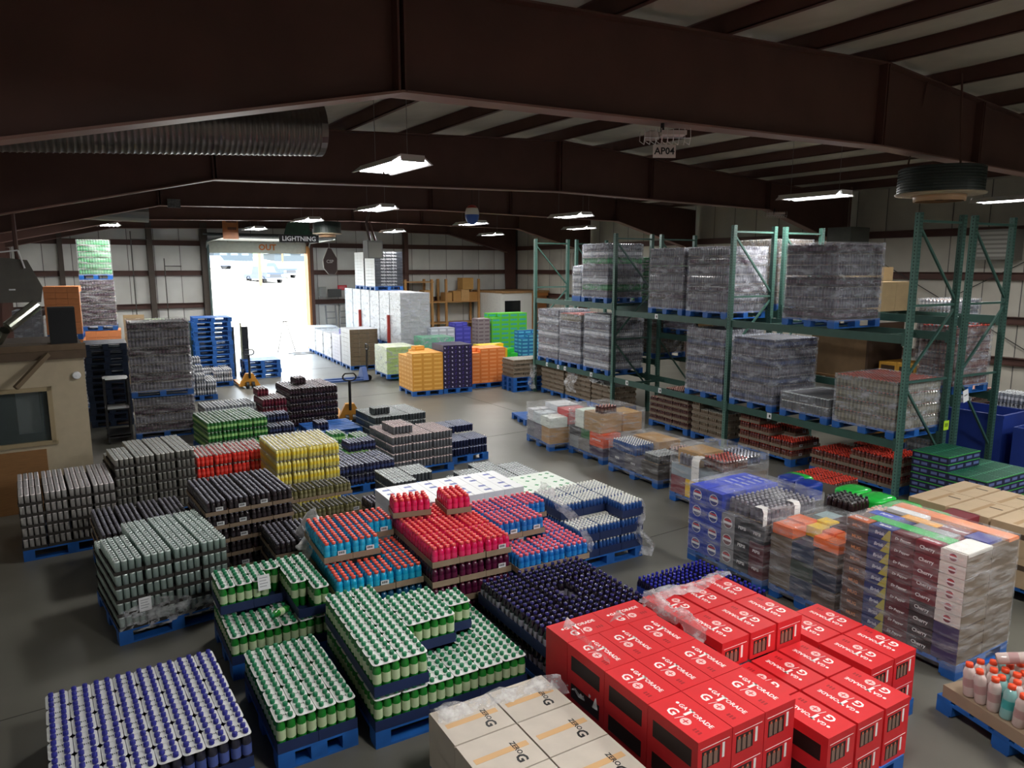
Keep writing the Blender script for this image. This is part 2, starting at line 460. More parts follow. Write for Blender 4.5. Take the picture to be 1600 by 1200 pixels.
def stack(key, fl, rot, heights, where, z0=.14, pal=True, by_layer=None, single_top=False, jit=.002, skip=(), gap=None):
    """loose cases piled on a pallet; heights[row front->back][column left->right] = how many high. where: what the pile is / stands beside"""
    c = PROD[key]; rz = R(rot); cs, sn = math.cos(rz), math.sin(rz)
    nr, nc = len(heights), max(len(r) for r in heights)
    H = lambda r, q: heights[r][q] if 0 <= r < nr and 0 <= q < len(heights[r]) else 0
    top = max(max(r) for r in heights)
    if pal and z0 > .1:
        pallet(fl[0], fl[1], rot, max(.45, nc * (c.w + .007)), max(.45, nr * (c.d + .007)), 'blue pallet under the ' + where, z=z0 - .14)
    for r in range(nr):
        for q in range(len(heights[r])):
            for k in range(H(r, q)):
                if (r, q, k) in skip: continue
                gx, gy = (q + .5) * (c.w + .007), (r + .5) * (c.d + .007)
                X, Y = fl[0] + gx * cs - gy * sn, fl[1] + gx * sn + gy * cs
                seen = k == H(r, q) - 1 or H(r - 1, q) <= k or (H(r, q - 1) <= k and X > -.6) or (H(r, q + 1) <= k and X < 1.0) or any((r2, q2, k2) in skip for r2, q2, k2 in ((r - 1, q, k), (r, q - 1, k), (r, q + 1, k), (r, q, k + 1)))
                if not seen: continue
                cc = PROD[by_layer[min(k, len(by_layer) - 1)]] if by_layer else c
                lab = f"{cc.desc}, {layer_word(k, top)}, {row_word(r, nr)}, {col_word(q, nc)}, {where}"
                put_case(cc, (X + random.uniform(-jit, jit), Y + random.uniform(-jit, jit), z0 + k * c.h), rz + random.uniform(-.005, .005), lab, 'cases in the ' + where,
                         single=single_top and k == H(r, q) - 1, gap=(r, q, k) == gap, sticker=(H(r - 1, q) <= k and random.random() < .55))
def wall_of(fn, x0, x1, n): return [fn(x0 + (x1 - x0) * i / n) for i in range(n + 1)]
def wrap_mesh(W, D, z0, z1, m, bulge=.012, top=True, seed=0, ns=14, nz=12):
    rn = random.Random(seed); b = MB()
    j = lambda a: rn.uniform(-a, a)
    def side(p, q, nrm):
        L = max(4, int(ns * abs((q[0] - p[0]) + (q[1] - p[1])) / 1.2))
        def fn(i, k):
            d = bulge * (.4 + rn.random()) * (0 < i < 1)
            return (p[0] + (q[0] - p[0]) * i + nrm[0] * d, p[1] + (q[1] - p[1]) * i + nrm[1] * d, z0 + (z1 - z0) * k + (j(.008) if 0 < k < 1 else 0))
        b.grid(fn, L, nz, m)
    side((0, 0), (W, 0), (0, -1)); side((W, 0), (W, D), (1, 0)); side((W, D), (0, D), (0, 1)); side((0, D), (0, 0), (-1, 0))
    if top: b.grid(lambda i, k: (W * i, D * k, z1 + rn.uniform(0, .014) * (0 < i < 1) * (0 < k < 1)), 8, 8, m)
    return b.mesh('stretch_wrap', True)
_lay = {}
def layer_mesh(key, W, D, core, full=False):
    """one layer of a wrapped load: bottles or cans standing round the edge of a solid core"""
    kk = (key, round(W, 2), round(D, 2), full)
    if kk in _lay: return _lay[kk]
    c = PROD[key]; b = MB(); p = c.prof[1][0] / .485 if False else c.prof[2][0] * 2.08
    nx, ny = int(W / p), int(D / p); px, py = W / nx, D / ny; r, h = c.prof[2][0], c.h - .006
    lq, lb, cp = c.prof[0][2], c.prof[2][2], c.prof[-1][2]
    pr = [(r * .95, 0, lq), (r, h * .28, lb), (r, h * .66, lq), (r * .92, h * .82, lq), (r * .56, h * .93, cp), (r * .5, h, cp)] if c.unit_name == 'bottles' else c.prof
    for i in range(nx):
        for j in range(ny):
            if full or i in (0, nx - 1) or j in (0, ny - 1): b.lathe(pr, 6, BLACK, px * (i + .5), py * (j + .5), .004, ph=.5)
    if not full: b.box((px, py, 0), (W - px, D - py, c.h * .9), core)
    b.box((0, 0, 0), (W, D, .004), KRAFT)
    _lay[kk] = b.mesh('case_layer', False)
    return _lay[kk]
def wrapped(key, x, y, z, W, D, n, label, rot=0, core=None, seed=0, full_top=False, extra=None, pal=True, group='wrapped pallet loads on the rack', tilt=.006, m=None):
    c = PROD[key]; core = core or M('#3b3a40', .6)
    t = thing('wrapped_load', label, 'pallet load', (x, y, z), R(rot), group)
    zz = 0.0
    if pal: ob('pallet', pallet_mesh(W, D), t); zz = .14
    rn = random.Random(seed)
    for k in range(n):
        kk = extra[k % len(extra)] if extra else key
        ob('case_layer', layer_mesh(kk, W - .02, D - .02, core, full_top and k == n - 1), t, (.01 + rn.uniform(-tilt, tilt), .01 + rn.uniform(-tilt, tilt), zz + k * c.h), kind='stuff')
    ob('stretch_wrap', wrap_mesh(W, D, zz - .03, zz + n * c.h + .006, m or WRAP, seed=seed), t)
    return t
_box = {}
def box_mesh(W, D, H_, col, top=None, tape=None, band=None, front=None, name='carton'):
    key = (round(W, 3), round(D, 3), round(H_, 3), col.name, top and top.name, tape and tape.name, band and band.name, front and front.name)
    if key in _box: return _box[key]
    b = MB(); e = .004
    b.box((e, e, 0), (W - e, D - e, H_), col, {'+z': top or col, '-y': front or col})
    b.box((0, 0, e), (W, D, H_ - e), col, {'-z': None, '+z': None, '-y': front or col})
    if tape: b.box((W * .08, D * .44, H_), (W * .92, D * .56, H_ + .0008), tape)
    if band:
        b.box((-.0008, D * .12, H_ * .3), (0, D * .88, H_ * .72), band); b.box((W * .12, -.0008, H_ * .3), (W * .88, 0, H_ * .72), band)
    _box[key] = b.mesh(name)
    return _box[key]
def cartons(name, desc, cat, me, W, D, H_, fl, rot, heights, where, z0=.14, pal=True, pm=None, jit=.001, pick=None):
    """piled printed cartons; me: a mesh or list of meshes"""
    rz = R(rot); cs, sn = math.cos(rz), math.sin(rz); mes = me if isinstance(me, list) else [me]
    nr, nc = len(heights), max(len(r) for r in heights); top = max(max(r) for r in heights); out = []
    H = lambda r, q: heights[r][q] if 0 <= r < nr and 0 <= q < len(heights[r]) else 0
    if pal: pallet(fl[0], fl[1], rot, max(.7, nc * W), max(.7, nr * D), 'blue pallet under the ' + where, z=z0 - .14)
    for r in range(nr):
        for q in range(len(heights[r])):
            for k in range(H(r, q)):
                W2, D2 = W + .004, D + .004
                X, Y = fl[0] + q * W2 * cs - r * D2 * sn, fl[1] + q * W2 * sn + r * D2 * cs
                if not (k == H(r, q) - 1 or H(r - 1, q) <= k or (H(r, q - 1) <= k and X > -.6) or (H(r, q + 1) <= k and X < 1)): continue
                i = pick(r, q, k) if pick else (r + q + k) % len(mes)
                o = tag(ob(name, mes[i], None, (X + random.uniform(-jit, jit), Y + random.uniform(-jit, jit), z0 + k * H_), rz), f"{desc}, {layer_word(k, top)}, {row_word(r, nr)}, {col_word(q, nc)}, {where}", cat, 'cartons in the ' + where)
                out.append((o, r, q, k))
    return out
def sheet(name, label, cat, pts_fn, nu, nv, m, parent=None, seed=1, amp=.02, group=None):
    rn = random.Random(seed); b = MB()
    b.grid(lambda i, j: Vector(pts_fn(i, j)) + Vector((rn.uniform(-amp, amp), rn.uniform(-amp, amp), rn.uniform(-amp, amp))), nu, nv, m)
    o = ob(name, b.mesh(name, True), parent)
    if label: tag(o, label, cat, group)
    return o
# ---------------------------------------------------------------- the products
TR_G = M('#7f7262', .8, noise=.1); TR_D = M('#2e2a26', .7); TR_N = M('#1c2c55', .55, noise=.1); TR_K = KRAFT
ALU = M('#b9bec0', .3, .7)
can = lambda h: M(h, .26, .6)
liq = lambda h: M(h, .18, 0, 0, coat=.3)
product('canA', 'can_tray', 'silver and green can tray', 'can tray', 'can', 4, 6, .061, .14, can('#b0c4bd'), cap=M('#dbe8e4', .25, .2), tray=TR_D, tray_h=.035)
product('canB', 'can_tray', 'silver can tray', 'can tray', 'can', 4, 6, .061, .14, can('#b9b7b4'), cap=M('#ddd5d5', .25, .2), tray=TR_D, tray_h=.035)
product('canC', 'can_tray', 'mixed dark can tray', 'can tray', 'can', 4, 6, .061, .14, can('#95948e'), cap=M('#dcdcd8', .25, .2), tray=TR_D, tray_h=.035)
product('dark', 'tea_case', 'dark tea bottle case', 'drink case', 'wide', 4, 6, .057, .17, liq('#2e2528'), M('#3a3338', .5), M('#75737f', .4), TR_K, .045, sticker=True)
product('clear', 'tea_case', 'olive tea bottle case', 'drink case', 'wide', 4, 6, .057, .17, liq('#6e6a44'), M('#8b8662', .5), M('#6b6a66', .45), TR_K, .045, sticker=True)
product('red', 'punch_case', 'pale-capped red bottle case', 'drink case', 'wide', 4, 6, .06, .17, liq('#e0392f'), M('#f0554a', .4), M('#b9aca2', .5), wrap=True)
product('yellow', 'lemonade_case', 'white-capped yellow bottle case', 'drink case', 'soda', 4, 6, .054, .18, liq('#e6d980'), M('#e8cf3c', .4), M('#eceade', .5), wrap=True)
product('lime', 'green_soda_case', 'green bottle case', 'soda case', 'soda', 4, 6, .066, .19, liq('#2f7d38'), M('#a9d98a', .4), M('#d8e8dc', .5), wrap=True)
product('navy', 'navy_soda_case', 'navy labelled bottle case', 'soda case', 'soda', 4, 6, .06, .17, liq('#24243c'), M('#34406e', .4), M('#aeb3cc', .5), wrap=True)
product('purple', 'cola_case', 'dark purple bottle case', 'soda case', 'soda', 4, 6, .063, .17, liq('#26161c'), M('#3c2430', .4), M('#cfc4c8', .5), wrap=True)
product('maroon', 'cola_case', 'maroon bottle case', 'soda case', 'soda', 4, 6, .063, .17, liq('#5c1a2c'), M('#7c2136', .4), M('#d9cfd0', .5), wrap=True)
product('cherry', 'silver_can_case', 'pink-topped grey can case', 'soda case', 'can', 6, 4, .062, .15, can('#7d7f84'), cap=M('#dcc4c4', .35, .3), wrap=True)
product('grey', 'grey_can_case', 'shrink-wrapped grey can case', 'soda case', 'can', 6, 4, .062, .15, can('#5d6266'), cap=M('#d5dadb', .3, .4), wrap=True)
product('navyc', 'navy_can_case', 'shrink-wrapped navy can case', 'soda case', 'can', 6, 4, .062, .15, can('#2f3658'), cap=M('#a9b0cc', .3, .4), wrap=True)
product('white', 'water_tray', 'white-capped water tray', 'water case', 'wide', 6, 6, .053, .2, liq('#27508f'), M('#1f3f80', .4), M('#f7f7f0', .5), TR_N, .095)
product('gblue', 'sports_drink_case', 'light blue sports drink case', 'sports drink', 'wide', 4, 6, .067, .2, liq('#17a6d6'), M('#2bb4dc', .35), M('#ef5a45', .4), TR_K, .06, sticker=True)
product('gpink', 'sports_drink_case', 'pink sports drink case', 'sports drink', 'wide', 4, 6, .067, .2, liq('#e01c5c'), M('#e83a6e', .35), M('#f4605a', .4), TR_K, .06, sticker=True)
product('ggrape', 'sports_drink_case', 'dark berry sports drink case', 'sports drink', 'wide', 4, 6, .067, .2, liq('#4a1030'), M('#5c1a3c', .35), M('#6a2030', .4), TR_K, .06, sticker=True)
product('gcool', 'sports_drink_case', 'pink-capped blue sports drink case', 'sports drink', 'wide', 4, 6, .067, .2, liq('#1c6fc0'), M('#2a86d0', .35), M('#f0687a', .4), TR_K, .06, sticker=True)
product('gdeep', 'sports_drink_case', 'dark teal sports drink case', 'sports drink', 'wide', 4, 6, .067, .2, liq('#145078'), M('#1a6088', .35), M('#26506e', .4), TR_K, .06, sticker=True)
product('cola', 'cola_tray', 'black-capped cola tray', 'cola tray', 'soda', 5, 5, .075, .24, liq('#17101c'), M('#8a8794', .35), M('#2b2864', .14, coat=.6), TR_N, .10, seg=10)
product('bcola', 'cola_tray', 'blue-capped cola tray', 'cola tray', 'soda', 5, 5, .059, .26, liq('#191730'), M('#28409c', .35), M('#2a2ca0', .14, coat=.6), TR_N, .10, seg=10)
product('tan', 'juice_tray', 'tan small-can tray', 'juice tray', 'can', 6, 4, .056, .13, can('#9c8b78'), cap=M('#a9a79d', .4, .3), tray=TR_G, tray_h=.06)
product('pink', 'punch_tray', 'pink-capped punch tray', 'punch tray', 'wide', 6, 4, .06, .135, liq('#4a2c2c'), M('#6a4a40', .5), M('#e6b0a4', .5), TR_G, .05)
product('redcap', 'punch_tray', 'red-capped punch tray', 'punch tray', 'wide', 6, 4, .06, .165, liq('#5a2420'), M('#6e4434', .5), M('#dc3c26', .4), TR_G, .055, sticker=True)
product('wht', 'white_drink_case', 'pale wrapped bottle case', 'drink case', 'soda', 4, 6, .062, .19, liq('#8b8f98'), M('#d2d4da', .4), M('#e9ecee', .5), wrap=True)
product('silver', 'silver_case', 'silver wrapped bottle case', 'drink case', 'soda', 6, 4, .065, .18, liq('#5d5a66'), M('#716d7a', .4), M('#a5a2ac', .5), wrap=True)
product('greenw', 'green_case', 'green wrapped bottle case', 'drink case', 'soda', 6, 4, .065, .16, liq('#1f7a44'), M('#3f9d5c', .4), M('#bfe0c4', .5), wrap=True)
product('plumw', 'plum_case', 'plum wrapped bottle case', 'drink case', 'soda', 6, 4, .065, .16, liq('#2c1626'), M('#4a2a40', .4), M('#a08c9a', .5), wrap=True)
product('oliv', 'olive_case', 'olive wrapped bottle case', 'drink case', 'wide', 6, 4, .065, .19, liq('#6d6650'), M('#8a8470', .4), M('#c23f28', .45), TR_K, .08)
# six-packs hung from a printed card
def lid_mesh(nx, ny, p, m, ink):
    b = MB(); W, D, r = nx * p, ny * p, .03
    poly = []
    for cx, cy, a0 in ((W / 2 - r, D / 2 - r, 0), (-W / 2 + r, D / 2 - r, 90), (-W / 2 + r, -D / 2 + r, 180), (W / 2 - r, -D / 2 + r, 270)):
        for k in range(4): a = R(a0 + 30 * k); poly.append((cx + r * math.cos(a), cy + r * math.sin(a)))
    b.prism(poly, .243, .2455, m, axis='z')
    for i in range(nx - 1):
        for j in range(ny - 1):
            x, y = -W / 2 + p * (i + 1), -D / 2 + p * (j + 1)
            for k in range(3): b.box((x - .016 + k * .012, y - .010 + .004 * (k % 2), .2455), (x - .009 + k * .012, y + .008 - .005 * (k == 1), .2462), ink)
    return b
CARD = M('#eef0ee', .5); INK = M('#3c4a44', .6)
SIX = {}
for key, liqc, labc, capc, dsc in (('g', '#1f7a2a', '#b7c9a0', '#0f7a4e', 'green-capped bottle six-pack'), ('b', '#2a2a38', '#4a5a9a', '#22248a', 'blue-capped bottle six-pack')):
    for nx, ny in ((3, 2), (2, 3)):
        o = MB(); o.lathe(soda_prof(.035, .275, liq(liqc), M(labc, .4), M(capc, .45)), 10, BLACK, ph=.5)
        SIX[key, nx] = (lid_mesh(nx, ny, .072, CARD, INK).mesh('bottle_six_pack'), SIX[key, 3][1] if nx == 2 else o.mesh('bottle', True), dsc)
def sixes(key, nx, fl, rot, heights, where, z0=.14, pal=True, tray=True, skip=()):
    lid, bot, dsc = SIX[key, nx]; ny = 6 // nx; p = .072; W, D, h = nx * p + .004, ny * p + .004, .28
    rz = R(rot); cs, sn = math.cos(rz), math.sin(rz); nr, nc = len(heights), len(heights[0]); top = max(max(r) for r in heights)
    H = lambda r, q: heights[r][q] if 0 <= r < nr and 0 <= q < nc else 0
    if pal: pallet(fl[0], fl[1], rot, nc * W, nr * D, 'blue pallet under the ' + where, z=z0 - .14)
    for r in range(nr):
        for q in range(nc):
            for k in range(H(r, q)):
                if (r, q, k) in skip: continue
                if not (k == H(r, q) - 1 or H(r - 1, q) <= k or H(r, q - 1) <= k or H(r, q + 1) <= k or (r, q, k + 1) in skip): continue
                gx, gy = (q + .5) * W, (r + .5) * D
                o = tag(ob('bottle_six_pack', lid, None, (fl[0] + gx * cs - gy * sn, fl[1] + gx * sn + gy * cs, z0 + k * h + .004), rz + random.uniform(-.015, .015)),
                        f"{dsc}, {layer_word(k, top)}, {row_word(r, nr)}, {col_word(q, nc)}, {where}", 'six-pack', 'six-packs in the ' + where)
                for i in range(nx):
                    for j in range(ny): ob('bottle', bot, o, (-nx * p / 2 + p * (i + .5), -ny * p / 2 + p * (j + .5), 0))
    if tray:
        for k in range(top):
            rows = [r for r in range(nr) if any(H(r, q) > k for q in range(nc))]
            cols = [q for q in range(nc) if any(H(r, q) > k for r in range(nr))]
            for q0 in range(0, cols[-1] + 1, 2):
                rr = [r for r in rows if any(H(r, q) > k for q in range(q0, min(q0 + 2, nc)))]
                if not rr: continue
                qq = [q for q in range(q0, min(q0 + 2, nc)) if any(H(r, q) > k for r in rr)]; qa = qq[0]
                w_, d_ = (qq[-1] - qa + 1) * W, (rr[-1] - rr[0] + 1) * D
                b = MB(); t = .0025; e = .0008
                for a0, a1 in (((e, e), (w_ - e, t)), ((e, d_ - t), (w_ - e, d_ - e)), ((e, e), (t, d_ - e)), ((w_ - t, e), (w_ - e, d_ - e))): b.box((a0[0], a0[1], 0), (a1[0], a1[1], .085), TR_N)
                b.box((.002, .002, 0), (w_ - .002, d_ - .002, .003), TR_N)
                gx, gy = qa * W, rr[0] * D
                tag(ob('cardboard_tray', b.mesh('cardboard_tray'), None, (fl[0] + gx * cs - gy * sn, fl[1] + gx * sn + gy * cs, z0 + k * h), rz), f"navy cardboard tray, {layer_word(k, top)}, {col_word(q0 // 2, (nc + 1) // 2)}, {where}", 'tray', 'trays of the ' + where)
# ================================================================ floor stock, left and centre
F4 = lambda r, c, n: [[n] * c for _ in range(r)]
stack('canA', (-.34, 7.36), 11, [[5, 5, 5, 5], [5, 5, 5, 5], [4, 5, 5, 5]], 'nearest can stack')
stack('canB', (-1.40, 10.15), 7, F4(3, 4, 5), 'can stack by office')
stack('canC', (-.38, 10.9), 9, [[6, 6, 6, 6], [6, 6, 6, 6], [5, 6, 6, 6]], 'tall mixed can stack')
stack('dark', (-.50, 8.78), 8, F4(3, 4, 3), 'low dark tea stack')
stack('dark', (.55, 8.34), 7, F4(3, 4, 5), 'labelled dark tea stack')
stack('dark', (.80, 7.42), 5, F4(2, 1, 1), 'dark tea on floor', z0=0)
stack('red', (.66, 11.2), 6, F4(2, 4, 4), 'red bottle stack')
stack('yellow', (1.62, 10.2), 4, F4(3, 4, 5), 'yellow bottle stack')
stack('clear', (1.57, 9.04), 6, [[2, 2, 2, 2], [3, 3, 3, 3]], 'olive tea stack')
stack('dark', (1.73, 7.92), 3, F4(3, 3, 1), 'dark tea behind blue drinks')
stack('dark', (2.62, 8.62), 4, [[1, 1, 1, 1], [2, 2, 2, 1]], 'dark tea by white cartons')
stack('dark', (1.16, 7.62), 4, F4(2, 2, 3), 'film-sided dark tea stack')
stack('lime', (1.06, 14.15), 8, F4(3, 4, 3), 'green soda stack')
stack('navy', (2.2, 14.35), 6, [[2, 2], [3, 3]], 'narrow navy stack')
stack('wht', (1.15, 15.75), 6, F4(2, 4, 3), 'pale stack behind greens')
stack('maroon', (2.26, 15.55), 5, [[4, 4], [5, 4]], 'maroon soda stack')
stack('purple', (2.84, 15.6), 5, F4(3, 4, 5), 'dark purple soda stack')
put_case(PROD['purple'], (3.15, 16.2, .995), R(6), 'lone dark bottle case lying on top of the dark purple soda stack', None)
stack('lime', (2.86, 12.55), 7, [[1, 1, 2], [1, 2, 1], [1, 1, 1]], 'low green soda pallet')
stack('navy', (2.60, 10.85), 6, [[2, 2, 2, 2], [2, 2, 2, 2], [2, 2, 3, 3]], 'navy soda pallet')
put_case(PROD['navy'], (3.25, 14.6, .288), R(5), 'small blue and white bottle case on the empty blue pallet', None)
stack('cherry', (3.70, 11.35), 5, [[4, 4, 4], [4, 4, 4], [4, 4, 4], [4, 4, 3]], 'pink-topped can stack')
for k, (x, y) in enumerate(((3.95, 11.64), (3.93, 11.92))): put_case(PROD['cherry'], (x, y, .742), R(5), ('front' if k == 0 else 'rear') + ' one of two can cases crowning the pink-topped can stack', None)
stack('navyc', (4.95, 11.75), 5, [[2, 2], [2, 2], [3, 3], [3, 3]], 'navy can stack')
stack('grey', (4.12, 13.75), 5, [[3, 3, 3], [3, 3, 3], [3, 3, 3], [3, 3, 3]], 'far grey can stack')
put_case(PROD['grey'], (4.35, 14.1, .592), R(5), 'single grey can case on top of the far grey can stack', None)
stack('grey', (3.22, 9.55), 4, [[1, 1], [2, 1], [2, 2], [2, 2]], 'low grey can pallet')
stack('grey', (4.24, 9.2), 2, [[2, 2, 2], [2, 2, 2], [2, 2, 2], [1, 2, 1]], 'wide grey can pallet')
# sports drinks
stack('gblue', (1.46, 6.22), 1, [[3, 3, 3], [4, 4, 3], [4, 4, 4]], 'light blue drink pallet', by_layer=['gdeep', 'gdeep', 'gblue', 'gblue'], single_top=True)
stack('gpink', (2.335, 6.05), 1, F4(3, 3, 4), 'pink drink pallet', by_layer=['ggrape', 'ggrape', 'ggrape', 'gpink'], single_top=True, skip=())
stack('gcool', (3.215, 5.94), 2, [[3, 3, 3], [4, 4, 3], [4, 4, 4]], 'deep blue drink pallet', by_layer=['gdeep', 'gdeep', 'gcool', 'gcool'])
put_case(PROD['gpink'], (2.50, 7.12, .942), R(82), 'pink sports drink case set crosswise atop the pink pallet, beside white cartons', 'sports drinks', single=True)
put_case(PROD['gpink'], (2.98, 7.05, .942), R(-4), 'pink sports drink case sitting endwise atop the pink pallet, nearer the blue drinks', 'sports drinks', single=True)
# water trays with white caps
stack('white', (4.42, 6.74), 3, [[2, 2, 3], [3, 3, 3], [3, 3, 3]], 'white-capped water pallet')
# cola
stack('cola', (2.80, 4.72), 3, F4(3, 3, 2), 'dark cola pallet', single_top=True, gap=(1, 1, 1))
stack('bcola', (4.46, 4.70), 3, F4(3, 3, 1), 'blue-capped cola pallet')
# green-capped six-packs
sixes('g', 3, (1.37, 4.78), 2, [[2, 2, 1, 1, 1, 1]] * 3 + [[2, 2, 2, 2, 1, 1]] + [[2, 2, 2, 2, 2, 1]] * 2 + [[2, 2, 2, 2, 1, 1]] + [[2, 2, 1, 1, 1, 1]] * 2, 'centre green soda pallet')
sixes('g', 2, (.54, 6.24), 4, [[1, 1, 1, 1, 1, 2], [1, 1, 1, 1, 2, 2], [2, 2, 2, 1, 2, 2], [2, 2, 2, 2, 2, 2]], 'rear green soda pallet')
sixes('g', 2, (.68, 4.86), 4, [[1, 1, 1, 1]] * 5, 'front green soda pallet')
sixes('b', 2, (-.66, 4.70), 6, [[1] * 8] * 6, 'blue-capped soda pallet')
# a toppled green bottle on the rear pallet, and a paper note
b_ = ob('soda_bottle', SIX['g', 3][1], None, (1.06, 6.46, .46), rot=(R(78), 0, R(-40))); tag(b_, 'green soda bottle lying on its side on the rear green six-packs', 'bottle')
n_ = MB(); n_.box((-.055, -.001, -.07), (.055, .001, .07), WHITE)
for k in range(4): n_.box((-.04, -.0016, .04 - k * .026), (.035 - .012 * (k % 2), -.001, .046 - k * .026), M('#8a8f92', .6))
tag(ob('paper_note', n_.mesh('paper_note'), None, (.90, 6.68, .66), rot=(R(-14), 0, R(4))), 'white handwritten paper note leaning on the rear green six-packs', 'note')
tag(ob('paper_note', n_.mesh('paper_note'), None, (-.10, 7.40, .36), rz=R(11)), 'white paper note stuck on the front of the nearest can stack', 'note')
# film still round the foot of the nearest can stack
sheet('stretch_film', 'torn clear film round the foot of the nearest can stack', 'film', lambda i, j: (-.33 + 1.0 * i * math.cos(R(11)) + .006 * j, 7.365 + 1.0 * i * math.sin(R(11)), .10 + .26 * j * (.85 + .25 * math.sin(i * 5))), 22, 6, LOOSE, amp=.006)

# white cartons with round blue emblems, white cartons with green print
WB = M('#eef0f2', .5); BLUEP = M('#2748a8', .5); GRNP = M('#2d9a58', .5)
wb = MB(); W_, D_, H_ = .27, .40, .15
wb.box((0, 0, 0), (W_, D_, H_), WB); wb.box((W_ * .48, 0, H_), (W_ * .52, D_, H_ + .0006), M('#b9bcc0', .5))
for y in (.12, .28):
    for k in range(3): wb.box((.05 + .006 * abs(k - 1), y + k * .018 - .03, H_), (.15 - .006 * abs(k - 1), y + k * .018 - .018, H_ + .001), BLUEP)
wbm = wb.mesh('white_carton')
cartons('white_carton', 'white blue-print carton', 'carton', wbm, W_, D_, H_, (2.49, 7.46), 2, [[5] * 6, [5] * 6], 'white carton row')
gb = MB(); gb.box((0, 0, 0), (.3, .38, .16), M('#eaf3ea', .5))
for x, y in ((.08, .1), (.2, .12), (.1, .27), (.22, .28)):
    gb.box((x - .03, y - .008, .16), (x + .035, y + .012, .161), GRNP); gb.box((x - .012, y - .03, .16), (x + .014, y + .03, .161), GRNP)
for x in (.06, .16, .25): gb.box((x - .02, -.001, .05), (x + .02, 0, .12), GRNP); gb.box((-.001, x - .02, .05), (0, x + .03, .12), GRNP)
cartons('green_print_carton', 'white green-print carton', 'carton', gb.mesh('green_print_carton'), .3, .38, .16, (4.34, 7.95), 3, [[3, 3, 3], [3, 3, 3]], 'green-print carton pile', z0=.14)
lw = thing('white_carton', 'lone white carton with a round blue logo standing by the blue drinks', 'carton', (2.13, 8.1, .312), R(8))
b = MB(); b.box((0, 0, 0), (.27, .16, .2), WB); part('carton_body', b, lw)
e = MB(); e.lathe([(.055, 0), (.055, .0012)], 20, BLUEP); e.box((-.05, -.012, .0012), (.05, -.002, .002), WB); e.box((-.045, .012, .0012), (.045, .02, .002), WB)
part('logo', e, lw, loc=(.14, -.001, .10), rot=FACE_MY)
# loose film heaps
def heap(label, x, y, z, r, h, m=WHITEF, seed=1, sx=1.0):
    rn = random.Random(seed)
    def fn(i, j):
        a = 2 * math.pi * i; q = j
        rr = r * (1 - q) ** .6 * (.8 + .35 * math.sin(3 * a + seed) + .12 * math.sin(7 * a))
        return (x + sx * rr * math.cos(a), y + rr * math.sin(a), z + h * q * (.75 + .3 * math.sin(2 * a + seed * 2)))
    return sheet('film_heap', label, 'film', fn, 22, 6, m, amp=.018, seed=seed)
heap('crumpled white film heaped behind the light blue drinks', 1.60, 7.62, .62, .30, .34, seed=2)
heap('crumpled clear film on dark tea near the lone white carton', 1.95, 8.05, .32, .22, .24, LOOSE, seed=4)
heap('crumpled white film beside the low grey can pallet', 2.98, 9.35, .34, .22, .16, seed=5)
heap('crumpled clear film draped between the two grey can pallets', 4.08, 9.3, .3, .2, .2, LOOSE, seed=7)
sheet('film_drape', 'clear film hanging down the corner of the white-capped water pallet', 'film', lambda i, j: (5.40 + .10 * math.sin(j * 9) * j + .26 * (i - .5) * j, 6.82 - .10 * j + .05 * math.sin(i * 9), .74 - .70 * j), 10, 12, LOOSE, amp=.014, seed=3)
sheet('film_drape', 'clear film strip sagging between the deep blue drinks and water trays', 'film', lambda i, j: (4.09 + .05 * i + .02 * math.sin(j * 11), 7.1 - 1.15 * j, .97 - .22 * j - (.34 * max(0, j - .55)) + .1 * i), 4, 16, LOOSE, amp=.012, seed=8)
sheet('film_drape', 'white film hanging beside the light blue drink pallet', 'film', lambda i, j: (1.43 + .03 * math.sin(j * 7), 7.18 + .3 * i, .86 - .55 * j), 6, 10, WHITEF, amp=.014, seed=9)
# ================================================================ near right: red cartons, mixed pallets
REDC = M('#d6242b', .5, noise=.05); REDD = M('#8f1218', .5); WP = M('#f4f1ee', .5); DK = M('#23100f', .5)
RW, RD, RH = .285, .44, .22
def red_carton(x, y, z, rz, where, turn, along='y', window=True):
    t = tag(ob('sports_drink_carton', RED_ME if along == 'y' else RED_MEX, None, (x, y, z), rz), where, 'carton', 'red sports drink cartons')
    w_, d_ = (RW, RD) if along == 'y' else (RD, RW)
    rot = {'MY': TOP_MY, 'PY': TOP_PY, 'X': TOP_X}[turn]
    pr = ob('print', RED_PRINT, t, (w_ / 2, d_ / 2, RH + .0006), rot=rot, kind='stuff')
    return t
b = MB(); b.box((0, 0, 0), (RW, RD, RH), REDC); b.box((.035, -.0012, .03), (RW - .10, 0, .145), DK); b.box((RW - .08, -.0012, .05), (RW - .06, 0, .15), WP)
b.box((-.0012, .05, .03), (0, RD - .05, .145), DK)
for k in range(3): b.box((.045 + k * .045, -.002, .035), (.075 + k * .045, -.0012, .12), M('#8a6a5c', .4)); b.box((.052 + k * .045, -.002, .12), (.068 + k * .045, -.0012, .135), M('#d85a3a', .4))
b.box((.02, -.0012, .165), (RW - .02, 0, .168), WP)
RED_ME = b.mesh('sports_drink_carton')
b = MB(); b.box((0, 0, 0), (RD, RW, RH), REDC); b.box((.05, -.0012, .03), (RD - .05, 0, .145), DK)
RED_MEX = b.mesh('sports_drink_carton')
def join_text(items, m):
    """flat print: list of (text, size, x, y, bold)"""
    b = MB()
    for s, size, x, y, bold in items:
        me = text_mesh(s, size, m, bold)
        o = len(b.v); b.v += [(v.co.x + x, v.co.y + y, v.co.z) for v in me.vertices]
        for p in me.polygons: b.face(tuple(o + i for i in p.vertices), m)
    return b
pb = join_text([('GA', .048, -.088, .033, .016), ('ORADE', .048, .082, .033, .016), ('G', .10, -.09, -.058, .022)], WP)
